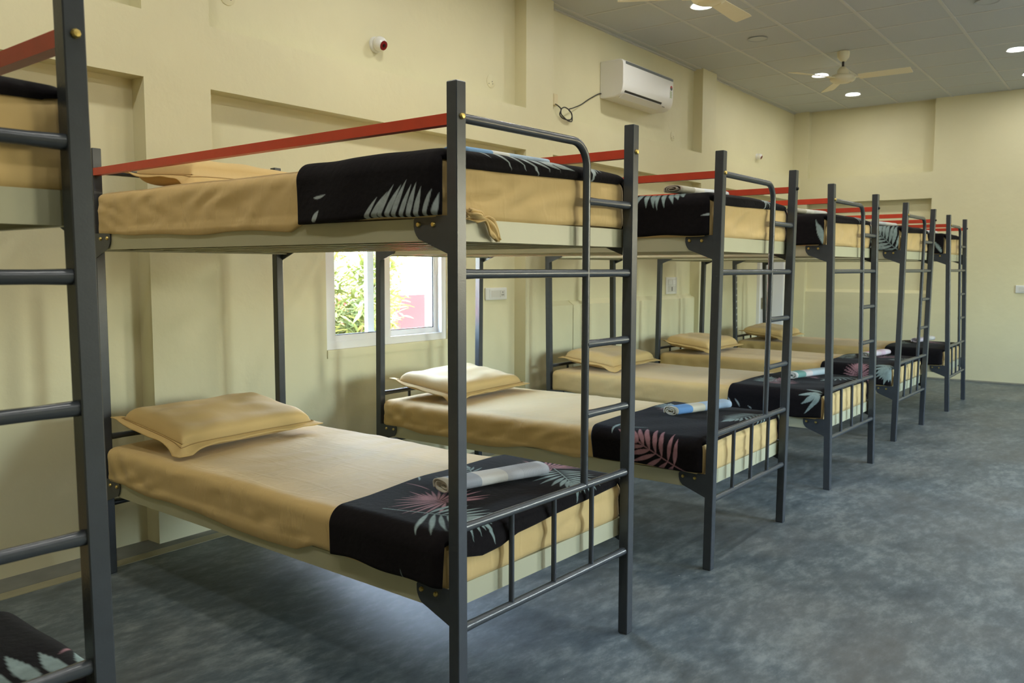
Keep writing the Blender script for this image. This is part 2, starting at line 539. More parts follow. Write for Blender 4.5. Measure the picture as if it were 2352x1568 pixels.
# far end wall: face, recess panel between corner pier and the plain part
mb = MB()
mb.box(XEB, YR - .2, -0.1, XEB + .2, YB + .2, ZC + .3)
we = struct(mb.build('wall_back', 'wall', fix=False))
MB().box(XE, 2.075, 0, XEB + .02, YB, ZC + .2).build('pillar', 'wall', we)
MB().box(XE, 0.64, ZB0 - .025, XEB + .02, 2.075, ZB1 - .012).build('tie_beam', 'wall', we)
MB().box(XE, YR, 0, XEB + .02, 0.64, ZC + .2).build('wall_panel', 'wall', we)
MB().prism([(XEB + .02, 0.0), (XE + .045, 0.0), (XE + .045, 0.985), (XEB, 1.02), (XEB + .02, 1.02)], 0.64, 2.075, 'y').build('dado_panel', 'wall', we)

# aisle-side wall with windows, and the wall behind the camera
AW = [(2.5, 3.8), (5.3, 6.6)]
mb = MB()
holes = [(a, b, 0.95, 2.25) for a, b in AW]
wall_with_holes(mb, X0 - .2, XEB + .2, -0.1, ZC + .3, holes, YR - .2, YR)
wr = struct(mb.build('wall_right', 'wall', fix=False))
mb = MB().box(X0 - .2, YR - .2, -.1, X0, YB + .2, ZC + .3)
struct(mb.build('wall_front', 'wall', fix=False))

# ceiling: slab above, tiles and grid
mb = MB().box(X0 - .2, YR - .2, ZC + .04, XEB + .2, YB + .2, ZC + .3)
ceil = struct(mb.build('ceiling', 'tile', fix=False))
TX = [4.655 + .57 * k for k in range(-15, 9)]      # grid lines along the room
TY = [2.1935 - .5735 * k for k in range(0, 13)]
tmesh = None
LIGHTS_ON = []
for i in range(len(TX) - 1):
    for j in range(len(TY) - 1):
        if tmesh is None:
            o = MB().cbox(-.277, -.2785, 0, .277, .2785, .010, .003).build('ceiling_tile', 'tile', ceil)
            tmesh = o.data
        else:
            o = bpy.data.objects.new('ceiling_tile', tmesh); col.objects.link(o); o.parent = ceil
        o.location = ((TX[i] + TX[i + 1]) / 2, (TY[j] + TY[j + 1]) / 2, ZC + .002)
for x in TX:
    MB().box(x - .011, TY[-1], ZC - .001, x + .011, TY[0], ZC + .03).build('cross_tee', 'grid', ceil)
for y in TY:
    MB().box(TX[0], y - .012, ZC - .003, TX[-1], y + .012, ZC + .032).build('main_runner', 'grid', ceil)
MB().box(X0, TY[0] + .012, ZC - .001, XE, YB + .0, ZC + .03).build('border_strip', 'tile', ceil)
MB().box(X0, YB - .022, ZC - .012, XE, YB, ZC - .003).build('wall_angle', 'grid', ceil)

# ------------------------------------------------------------------ windows
def window(name, x0, x1, z0, z1, y, facing=-1, visible=True):
    """two-track sliding window in a wall hole; y = room-side plane of the frame; outside is at y - facing*depth"""
    s = -facing                       # direction to the outside
    root = empty(name, ((x0 + x1) / 2, y, z0))
    struct(root)
    ox = (x0 + x1) / 2
    X = lambda v: v - ox
    def bar(nm, a, b, c, d, y0, y1, par=root, mat='upvc'):
        return MB().box(X(a), min(s * y0, s * y1), c - z0, X(b), max(s * y0, s * y1), d - z0).build(nm, mat, par)
    fw = .045
    fr = MB()
    for a, b, c, d in [(x0, x0 + fw, z0, z1), (x1 - fw, x1, z0, z1), (x0 + fw, x1 - fw, z0, z0 + fw), (x0 + fw, x1 - fw, z1 - fw, z1)]:
        fr.box(X(a), min(0, s * .07), c - z0, X(b), max(0, s * .07), d - z0)
    frame = fr.build('window_frame', 'upvc', root)
    mid = (x0 + x1) / 2 + .005
    st = .052
    ov = .075 if x1 - x0 < 1.1 else .03
    for k, (a, b, yy) in enumerate([(x0 + fw * .6, mid + .002, .006), (mid - ov * 2.1, x1 - fw * .6, .038)]):
        sb = MB()
        for p in [(a, a + st, z0 + fw * .6, z1 - fw * .6), (b - st, b, z0 + fw * .6, z1 - fw * .6), (a + st, b - st, z0 + fw * .6, z0 + fw * .6 + st), (a + st, b - st, z1 - fw * .6 - st, z1 - fw * .6)]:
            sb.box(X(p[0]), min(s * yy, s * (yy + .026)), p[2] - z0, X(p[1]), max(s * yy, s * (yy + .026)), p[3] - z0)
        sash = sb.build('sash', 'upvc', root)
        bar('pane', a + st - .004, b - st + .004, z0 + fw * .6 + st - .004, z1 - fw * .6 - st + .004, yy + .011, yy + .015, sash, 'glass')
        gk = MB()
        g0, g1, h0, h1 = a + st, b - st, z0 + fw * .6 + st, z1 - fw * .6 - st
        for p in [(g0, g0 + .003, h0, h1), (g1 - .006, g1, h0, h1), (g0, g1, h0, h0 + .005)]:
            gk.box(X(p[0]), min(s * (yy + .004), s * (yy + .010)), p[2] - z0, X(p[1]), max(s * (yy + .004), s * (yy + .010)), p[3] - z0)
        gk.build('gasket', 'black', sash)
        if k == 1:
            hx = b - st * .5
            hb = MB().box(X(hx - .011), min(s * (yy - .004), s * yy), z0 + .42 - z0, X(hx + .011), max(s * (yy - .004), s * yy), .56)
            h = hb.build('latch_plate', 'white_plastic', sash)
    return root
w1 = window('window_1', WIN[0], WIN[1], WIN[2] + .035, WIN[3], YB + .012)
# inner sill ledge below the frame
MB().box(WIN[0] - .0, YB - .006, WIN[2] - .012, WIN[1] + .0, YB + .10, WIN[2] + .034).build('window_sill', 'wall', w1).matrix_parent_inverse = w1.matrix_world.inverted()
w1c = [o for o in w1.children if o.name.startswith('window_sill')][0]
w1c.location = (0, 0, 0)
w1c.matrix_parent_inverse = Matrix.Translation(-Vector(w1.location))
for k, (a, b) in enumerate(AW):
    window('window_%d' % (k + 2), a, b, .95, 2.25, YR - .05, facing=1)

def portal(name, loc, sx, sy, direction):
    ld = bpy.data.lights.new(name, 'AREA')
    ld.shape = 'RECTANGLE'; ld.size = sx; ld.size_y = sy
    ld.cycles.is_portal = True
    o = bpy.data.objects.new(name, ld); col.objects.link(o)
    o.location = loc
    o.rotation_euler = Vector(direction).to_track_quat('-Z', 'Z').to_euler()
portal('sky_portal', ((WIN[0] + WIN[1]) / 2, YB + .21, (WIN[2] + WIN[3]) / 2), WIN[1] - WIN[0], WIN[3] - WIN[2], (0, -1, 0))
for a, b in AW:
    portal('sky_portal', ((a + b) / 2, YR - .21, 1.6), b - a, 1.3, (0, 1, 0))

# door in the far bay of the window side
d1 = empty('door_1', (8.06, YB, 0)); struct(d1)
MB().box(0.055, -.022, 0.0, .80, -.002, 1.93).build('door_leaf', 'door', d1)
fb = MB()
fb.box(0, -.035, 0, .055, 0, 1.985); fb.box(.80, -.035, 0, .855, 0, 1.985); fb.box(.055, -.035, 1.93, .80, 0, 1.985)
fb.build('door_frame', 'upvc', d1)
MB().tube([(.11, -.024, .87), (.11, -.05, .87), (.11, -.05, .80)], .008, 8).build('latch', 'steel', d1)
MB().box(.085, -.028, .80, .135, -.022, .93).build('latch_plate', 'steel', d1)

# ------------------------------------------------------------------ bunk beds
PW, BW, BL, BH = .0367, .8617, 1.978, 1.75
BEDS = [(-1.8317, .0298, -.0401, .0155), (0, 0, -.0401, 0.0), (1.6274, -.0081, -.0081, -.0102),
        (3.2749, -.0133, -.0284, .0173), (4.9884, .0151, -.0236, -.0128), (6.7110, -.0451, .0074, .0312)]
TR = .0125
GUS = [(PW - .002, 1.41), (.146, 1.41), (.154, 1.407), (.158, 1.400), (.158, 1.384), (.155, 1.372), (.149, 1.361), (.140, 1.351), (PW - .002, 1.311)]
BEDLAB = ['dark grey metal bunk bed behind the thick corner post, beside the grey-towel bunk',
          'dark grey metal bunk bed with a grey striped towel on its lower blanket',
          'dark grey metal bunk bed by the window, blue towel on its lower blanket',
          'dark grey metal bunk bed with a green and white towel on its lower blanket',
          'dark grey metal bunk bed with a pink and white towel on its lower blanket',
          'dark grey metal bunk bed last in the row, beside the bare end wall']
def bunk(k):
    bx, by, rz, lean = BEDS[k]
    root = empty('bunk_bed', (bx, by, 0), rz)
    tag(root, BEDLAB[k], 'bunk bed', 'bunk beds in a row along the window wall')
    B = lambda mb, nm, mat, par=root: mb.build(nm, mat, par, lean)
    for px, py in [(0, 0), (BW, 0), (0, BL), (BW, BL)]:
        p = MB().cbox(px, py, 0.0, px + PW, py + PW, BH, .0022)
        B(p, 'post', 'metal')
    ym = PW / 2
    # hoop that bends down into the ladder stile
    xs, rb = .617, .075
    pts = [(PW - .004, ym, 1.661), (xs - rb, ym, 1.661)]
    for i in range(1, 9):
        a = math.pi / 2 * i / 8
        pts.append((xs - rb + rb * math.sin(a), ym, 1.661 - rb + rb * math.cos(a)))
    pts.append((xs, ym, .576))
    B(MB().tube(pts, TR, 14), 'ladder_hoop', 'metal')
    def bar(nm, x0, x1, z, y=ym, r=TR, par=root):
        f = .05
        P4 = [(x0, y, z), (x0 + .012, y, z), (x0 + .012 + f, y, z), (x1 - .012 - f, y, z), (x1 - .012, y, z), (x1, y, z)]
        return B(MB().tube(P4, [r * 1.16, r * 1.12, r, r, r * 1.12, r * 1.16], 12), nm, 'metal', par)
    for z in (1.483, 1.033, .807):
        bar('ladder_rung', xs, BW + .004, z)
    bar('cross_rail', PW - .004, BW + .004, 1.258)
    for y in (ym, BL + ym):
        nm = 'foot_rail' if y == ym else 'head_rail'
        bar(nm, PW - .004, BW + .004, .576, y)
        bar(nm, PW - .004, BW + .004, .297, y)
        for x in (.247, .454, .661):
            B(MB().tube([(x, y, .297), (x, y, .576)], .0085, 10), 'foot_bar' if y == ym else 'head_bar', 'metal')
    bar('head_rail', PW - .004, BW + .004, 1.661, BL + ym)
    # decks of six folded steel planks
    for zt in (1.405, .405):
        capped = k < 2 or zt > 1                     # these two decks have a closing strip over the plank ends
        deck = B(MB().box(.006, .0465, zt - .060, BW + PW - .006, .0500, zt) if capped else MB().box(.006, .056, zt - .067, BW + PW - .006, .076, zt - .0605),
                 'upper_deck' if zt > 1 else 'lower_deck', 'cream')
        B(MB().box(.006, BL - .040, zt - .067, BW + PW - .006, BL - .020, zt - .0605), 'end_angle', 'cream', deck)
        a0, a1 = .005, BW + PW - .005
        n = 6; wd_ = (a1 - a0) / n
        for i in range(n):
            gp = .0018
            s0, s1 = a0 + i * wd_ + gp, a0 + (i + 1) * wd_ - gp
            b0, b1, th = zt - .060, zt, .0025
            lip = .016                      # folded channel: web on top, flanges with inward lips
            U = [(s0, b0), (s0 + lip, b0), (s0 + lip, b0 + th), (s0 + th, b0 + th), (s0 + th, b1 - th), (s1 - th, b1 - th), (s1 - th, b0 + th), (s1 - lip, b0 + th), (s1 - lip, b0), (s1, b0), (s1, b1), (s0, b1)]
            sl = MB()
            y_a, y_b = (.0505 if capped else .047), BL - .009
            nU = len(U)
            vs_ = [(p[0], y_a, p[1]) for p in U] + [(p[0], y_b, p[1]) for p in U]
            fs_ = [(q, (q + 1) % nU, nU + (q + 1) % nU, nU + q) for q in range(nU)]
            sl.add(vs_, fs_)
            # plank ends are folded shut
            for yy in (y_a, y_b):
                sl.add([(s0, yy, b0), (s1, yy, b0), (s1, yy, b1), (s0, yy, b1)], [(0, 1, 2, 3)])
            B(sl, 'slat', 'cream', deck)
        for side in (0, 1):
            xa, xb = (0.0, .0045) if side == 0 else (BW + PW - .0045, BW + PW)
            for end in (0, 1):
                pr = [(y, z - 1.405 + zt) for y, z in GUS]
                if end: pr = [(BL + PW - y, z) for y, z in pr][::-1]
                g = B(MB().prism(pr, xa, xb, 'x'), 'gusset_plate', 'metal')
                for by_, bz_ in ((.138, 1.389), (.083, 1.388)):
                    yy = by_ if not end else BL + PW - by_
                    xo = xa if side == 0 else xb
                    dx = -1 if side == 0 else 1
                    B(MB().lathe([(.0072, -.001), (.0072, .003), (.0055, .006), (0.0001, .0065)], (xo, yy, bz_ - 1.405 + zt), 8, (dx, 0, 0)), 'bolt', 'brass', g)
    # red guard rails
    for side in (0, 1):
        xa = 0.0 if side == 0 else BW
        rail = B(MB().prism(
            [(xa + .001, 1.641), (xa + .028, 1.641), (xa + .028, 1.670), (xa + .001, 1.670)], PW - .001, BL + .001, 'y'), 'guard_rail', 'red')
        bolt_mat = 'brass' if (side == 0 or k in (0, 1)) else 'hole'  # dark cap stands in for an empty bolt hole on far posts
        B(MB().lathe([(.0085, -.001), (.0085, .004), (.006, .008), (.0001, .0085)], (xa + .019, 0.0, 1.661), 8, (0, -1, 0)), 'bolt', bolt_mat, rail)
    if k == 5:                              # torn scraps of wrapping film left on a head post
        g = random.Random(4)
        for i in range(9):
            z = .66 + i * .066
            x = .006 + g.random() * .010
            B(MB().add([(x, BL - .0008, z), (x + .013, BL - .0008, z + .010), (x + .016, BL - .0008, z + .024), (x + .004, BL - .0008, z + .016)], [(0, 1, 2, 3)]), 'film_scrap', 'switch')
    return root
for k in range(6):
    bunk(k)

def bedmat(k, z):
    bx, by, rz, lean = BEDS[k]
    return Matrix.Translation((bx, by, 0)) @ Matrix.Rotation(rz, 4, 'Z') @ Matrix.Translation((0, lean * z, 0))

# ------------------------------------------------------------------ mattresses in tan sheets
MX0, MX1, MY0, MY1 = -.004, .902, .046, 1.974
def box_grid(lo, hi, step):
    """grids of the five visible faces of a box as one welded-free vertex/quad set (plus bottom)"""
    n = [max(2, int(round((hi[i] - lo[i]) / step[i]))) for i in range(3)]
    ax = [np.linspace(lo[i], hi[i], n[i] + 1) for i in range(3)]
    vid = {}; V = []; Q = []
    def face(fi, val, ia, ib, flip):
        A, Bq = len(ax[ia]), len(ax[ib])
        ids = np.empty((A, Bq), int)
        for a in range(A):
            for b in range(Bq):
                key = [0, 0, 0]; key[ia] = a; key[ib] = b; key[fi] = 0 if val == 0 else n[fi]
                key = tuple(key)
                if key not in vid:
                    vid[key] = len(V)
                    V.append((ax[0][key[0]], ax[1][key[1]], ax[2][key[2]]))
                ids[a, b] = vid[key]
        q = np.stack([ids[:-1, :-1], ids[1:, :-1], ids[1:, 1:], ids[:-1, 1:]], -1).reshape(-1, 4)
        Q.append(q[:, ::-1] if flip else q)
    face(2, 1, 0, 1, False); face(2, 0, 0, 1, True)
    face(0, 0, 1, 2, True); face(0, 1, 1, 2, False)
    face(1, 0, 0, 2, False); face(1, 1, 0, 2, True)
    return np.array(V), np.concatenate(Q)

BEDREF = ['behind the thick corner post', 'with the grey towel', 'by the window', 'with the green towel',
          'with the pink towel', 'beside the end wall']
def mattress(k, up, ztop):
    z0 = 1.4055 if up else .4055
    st = .014 if k <= 2 else .024
    lo = np.array([MX0, MY0, z0]); hi = np.array([MX1, MY1, ztop])
    V, Q = box_grid(lo, hi, (st, st, .012 if k <= 2 else .02))
    r = .038
    c = np.clip(V, lo + np.array([r, r, .016]), hi - r)
    d = V - c
    ln = np.linalg.norm(d, axis=1, keepdims=True); ln[ln == 0] = 1
    n = d / ln
    rr = np.where(d[:, 2:3] < 0, np.minimum(r, 1), r)
    P = c + n * r
    P[:, 2] = np.maximum(P[:, 2], z0)
    g = np.random.RandomState(100 + k * 2 + up)
    s1 = SN(11 + k * 3 + up, 8, .8, 2.5); s2 = SN(50 + k + 7 * up, 10, 3, 8)
    x, y, z = P[:, 0], P[:, 1], P[:, 2]
    top = np.clip((z - (ztop - .03)) / .03, 0, 1)
    # gentle crown, creases across, drapes on the sides
    crown = .010 * np.clip((x - MX0) * (MX1 - x) * 4, 0, 1) * top
    under = np.clip((y - .62) / .08, 0, 1)                 # flat where the blanket lies
    cre = (.0016 * np.sin(2 * np.pi * (y * 7 + .5 * s1(x, y))) * np.clip(s1(x * .7, y * .9), 0, 1)) * top * under
    low = .0022 * s1(x, y) * top * under
    P[:, 2] += crown + cre + low
    sidef = (1 - top) * (z > z0 + .004)
    h = (z - z0) / (ztop - z0)
    dia = np.sin(2 * np.pi * (y * 5.5 + h * .9 + .35 * s1(y, h))) * np.clip(.5 + .5 * s2(y * .3, h * .2), 0, 1)
    gather = np.clip(1 - (MY1 - y) / .50, 0, 1) * np.sin(2 * np.pi * ((MY1 - y) * 7.5 + (1 - h) * -.75 + .15 * s1(y, h))) * (.7 if up else 1.3)
    amp = (.0035 * dia * under + .0035 * gather) * sidef
    xs_ = np.sign(x - (MX0 + MX1) / 2) * (np.abs(n[:, 0]) > .4)
    P[:, 0] += xs_ * (amp - .002 * sidef * under)
    foot = (n[:, 1] < -.4)
    fx = np.sin(2 * np.pi * (x * 4.3 - h * .9 + .3 * s1(x, h))) * .0035 + .0018 * s2(x * .5, h * .4)
    P[:, 1] += np.where(foot, fx * sidef * np.sin(np.pi * np.clip(h, 0, 1)), 0)
    P[:, 2] += np.where(h < .12, .006 * np.clip(s2(y * .4 + 3, x * .4), -.2, 1), 0) * (np.abs(n[:, 2]) < .9)
    skirt = np.clip(.016 + .010 * s2(y * .25, 0 * y) , 0, .05) * np.clip((1.80 - y) / .15, 0, 1) * under * (np.abs(n[:, 0]) > .35) * np.clip((.10 - h) / .10, 0, 1)
    P[:, 2] -= skirt
    P[:, 0] += xs_ * .004 * (skirt > 1e-4)
    me = bpy.data.meshes.new('mattress')
    mesh_from(me, P, Q)
    me.materials.append(M['sheet'])
    o = bpy.data.objects.new('mattress', me); col.objects.link(o)
    o.matrix_world = bedmat(k, ztop)
    tag(o, '%s mattress in a tan sheet on the bunk %s' % ('upper' if up else 'lower', BEDREF[k]), 'mattress', 'mattresses on the bunk beds')
    return o
ZTU, ZTL = 1.570, .540
for k in range(6):
    mattress(k, 1, ZTU)
    mattress(k, 0, ZTL if k != 3 else .548)

# ------------------------------------------------------------------ printed fleece blankets
BLACK = np.array([.0088, .0072, .0080]); TEAL = np.array([.245, .315, .305]); PINK = np.array([.33, .175, .195]); PALE = np.array([.36, .41, .41])
def leaflet(A, Bc, base, ang, ln, wd, bend=0.0):
    """pointed leaflet coverage 0..1 at points (A,Bc)"""
    u = (A - base[0]) * math.cos(ang) + (Bc - base[1]) * math.sin(ang)
    v = -(A - base[0]) * math.sin(ang) + (Bc - base[1]) * math.cos(ang)
    t = np.clip(u / ln, 0, 1)
    v = v - bend * ln * t * t
    half = wd * .5 * np.sin(np.pi * t ** .92) * (1 - .25 * t)
    return np.where((u > 0) & (u < ln), np.clip((half - np.abs(v)) / .0022 + .5, 0, 1), 0)
def frond(A, Bc, C, base, tip, n, ll, wd, colr, a0=75, a1=14, start=.12, sides=(1, -1), stem=.004, bend=.12, seed=0, end=.86):
    g = np.random.RandomState(seed + 5)
    bx, by = base; dx, dy = tip[0] - bx, tip[1] - by
    L_ = math.hypot(dx, dy); th = math.atan2(dy, dx)
    rad = max(L_, 0) + ll * 1.3
    cx, cy = bx + dx * .5, by + dy * .5
    msk = ((A - cx) ** 2 + (Bc - cy) ** 2) < rad ** 2
    if not msk.any(): return
    a, b = A[msk], Bc[msk]
    cov = np.zeros_like(a)
    # stem
    u = (a - bx) * math.cos(th) + (b - by) * math.sin(th)
    v = -(a - bx) * math.sin(th) + (b - by) * math.cos(th)
    cov = np.maximum(cov, np.where((u > 0) & (u < L_), np.clip((stem * .5 - np.abs(v)) / .002 + .5, 0, 1), 0))
    for i in range(n):
        t = start + (end - start) * i / max(1, n - 1)
        q = (bx + dx * t, by + dy * t)
        w_ = (t - start) / max(1e-6, end - start)
        ang = R(a0 + (a1 - a0) * w_)
        l_ = ll * (.62 + .38 * math.sin(math.pi * min(1, w_ * .9 + .12))) * (1 - .25 * w_)
        for s in sides:
            j = 1 + .12 * (g.rand() - .5)
            cov = np.maximum(cov, leaflet(a, b, q, th + s * ang * j, l_ * (1 + .15 * (g.rand() - .5)), wd * (1 + .3 * (g.rand() - .5)), -s * bend))
    cov = np.maximum(cov, leaflet(a, b, (bx + dx * end, by + dy * end), th, ll * .7, wd))
    Cm = C[msk]
    C[msk] = Cm * (1 - cov[:, None]) + colr * cov[:, None]
def stroke(A, Bc, C, base, ang, ln, wd, colr, bend=0.2):
    cov = leaflet(A, Bc, base, R(ang), ln, wd, bend)
    C[:] = C * (1 - cov[..., None]) + colr * cov[..., None]

BLK = {}   # prints: a = across (0 at the near top edge, negative down the near side), b = distance from the foot
BLK[(1, 0)] = [
    ('f', (.232, .262), (.238, .335), 11, .175, .0115, PINK, dict(a0=125, a1=12, start=.0, end=.7, bend=.03, seed=1)),
    ('f', (.068, .365), (.160, .085), 7, .165, .0175, TEAL, dict(a0=84, a1=20, start=.52, end=.92, bend=.12, seed=2)),
    ('f', (.795, .275), (.810, .350), 11, .165, .0115, PINK, dict(a0=118, a1=12, start=.0, end=.7, bend=.03, seed=3)),
    ('f', (.800, .270), (.655, .085), 8, .150, .0170, TEAL, dict(a0=80, a1=18, start=.18, end=.90, bend=.10, seed=4)),
    ('s', (.300, .395), 75, .13, .006, PINK), ('s', (.40, .42), 60, .08, .007, TEAL), ('s', (.355, .50), 40, .07, .007, TEAL),
    ('s', (-.145, .485), 100, .05, .022, PALE), ('s', (-.10, .20), 200, .10, .004, TEAL),
    ('f', (.52, .40), (.60, .50), 5, .09, .010, TEAL, dict(seed=9))]
BLK[(1, 1)] = [
    ('f', (-.195, .385), (-.175, .020), 10, .155, .019, PALE, dict(a0=50, a1=82, start=.10, sides=(-1, 1), bend=.10, seed=5, stem=.03)),
    ('s', (-.088, .555), -95, .06, .010, PALE), ('s', (-.155, .56), -60, .045, .022, PALE),
    ('f', (.10, .16), (.55, .045), 7, .14, .022, PALE, dict(a0=60, seed=6)), ('f', (.80, .30), (.70, .06), 7, .13, .018, PALE, dict(seed=7)),
    ('s', (.45, .05), 25, .16, .03, PALE), ('f', (.3, .45), (.6, .35), 8, .14, .018, PINK, dict(seed=8))]
BLK[(2, 0)] = [
    ('f', (-.150, .060), (-.005, .400), 8, .150, .024, PINK, dict(a0=76, a1=18, start=.32, end=.92, bend=.05, seed=11, stem=.0045)),
    ('s', (-.155, .058), 125, .10, .022, TEAL), ('s', (-.155, .052), 65, .075, .026, TEAL), ('s', (-.158, .11), 95, .12, .006, TEAL, .02),
    ('f', (.66, .53), (.72, .56), 6, .115, .022, TEAL, dict(a0=150, a1=20, start=0, seed=12)),
    ('f', (.53, .36), (.64, .50), 9, .15, .012, PINK, dict(a0=85, seed=13)),
    ('s', (.12, .50), 175, .13, .018, TEAL), ('s', (.15, .455), 175, .13, .018, TEAL), ('s', (.10, .36), 100, .10, .008, TEAL),
    ('f', (.75, .08), (.45, .14), 9, .13, .016, TEAL, dict(seed=14)), ('s', (.86, .06), 150, .09, .03, TEAL)]
BLK[(2, 1)] = [
    ('f', (.055, .37), (.045, .16), 8, .115, .024, TEAL, dict(a0=96, a1=70, start=.0, sides=(1, -1), seed=15)),
    ('s', (-.075, .040), 92, .045, .010, PALE, .05), ('f', (.3, .30), (.6, .12), 7, .13, .014, PALE, dict(seed=16)), ('f', (.75, .2), (.6, .05), 7, .12, .014, PALE, dict(seed=17))]
BLK[(3, 0)] = [
    ('s', (.015, .055), 97, .13, .030, TEAL, .1), ('s', (.010, .058), 125, .125, .030, TEAL, -.05), ('s', (.005, .055), 150, .145, .026, TEAL, -.12), ('s', (.03, .06), 70, .1, .026, TEAL),
    ('s', (-.110, .590), 15, .055, .012, PALE), ('s', (-.112, .535), 25, .060, .010, PALE), ('s', (-.118, .46), 45, .03, .007, PALE),
    ('f', (.20, .47), (.42, .52), 7, .12, .016, TEAL, dict(seed=21)), ('f', (.16, .33), (.40, .45), 8, .13, .014, PINK, dict(seed=22)),
    ('f', (.80, .12), (.5, .2), 7, .13, .014, TEAL, dict(seed=23)), ('f', (.75, .48), (.6, .3), 8, .13, .014, PINK, dict(seed=24))]
BLK[(3, 1)] = [('s', (-.16, .055), 5, .14, .035, TEAL), ('f', (.55, .08), (.85, .12), 8, .10, .02, PALE, dict(seed=25)), ('f', (.25, .35), (.5, .3), 7, .12, .014, PALE, dict(seed=26))]
BLK[(4, 0)] = [
    ('f', (-.105, .275), (.015, .285), 12, .135, .013, PINK, dict(a0=112, a1=18, start=.05, end=.75, bend=.03, seed=31)),
    ('f', (.045, .055), (-.03, .075), 8, .155, .022, TEAL, dict(a0=75, a1=8, start=.0, end=.9, bend=.04, seed=32)),
    ('f', (.30, .50), (.70, .52), 12, .10, .016, TEAL, dict(seed=33)), ('f', (.62, .22), (.70, .36), 11, .15, .013, PINK, dict(a0=100, seed=34)),
    ('f', (.35, .12), (.6, .08), 7, .12, .014, TEAL, dict(seed=35))]
BLK[(4, 1)] = [('f', (-.165, .05), (.03, .26), 10, .18, .026, TEAL, dict(a0=70, a1=25, start=.0, bend=.05, seed=36)), ('f', (.4, .2), (.7, .1), 7, .13, .014, PALE, dict(seed=37))]
BLK[(5, 0)] = [('f', (.3, .45), (.6, .5), 9, .11, .014, TEAL, dict(seed=41)), ('f', (.5, .2), (.75, .3), 9, .12, .013, PINK, dict(seed=42))]
BLK[(5, 1)] = [('s', (-.15, .07), 20, .12, .03, TEAL), ('f', (.3, .2), (.6, .1), 7, .13, .014, PALE, dict(seed=43))]
BLK[(0, 0)] = [
    ('s', (.755, .07), 92, .14, .040, TEAL, .05), ('s', (.80, .06), 88, .15, .040, TEAL, .05), ('s', (.842, .055), 85, .13, .036, TEAL, .05), ('s', (.880, .05), 78, .12, .030, TEAL, .05),
    ('s', (.905, .19), 215, .05, .007, PINK), ('f', (.3, .3), (.5, .4), 9, .14, .014, PINK, dict(seed=52)), ('f', (.25, .2), (.1, .05), 8, .14, .02, TEAL, dict(seed=53))]
BLK[(0, 1)] = [('f', (1.08, .05), (.98, .09), 6, .12, .03, PALE, dict(seed=54)), ('f', (.3, .2), (.6, .1), 7, .13, .014, PALE, dict(seed=55))]

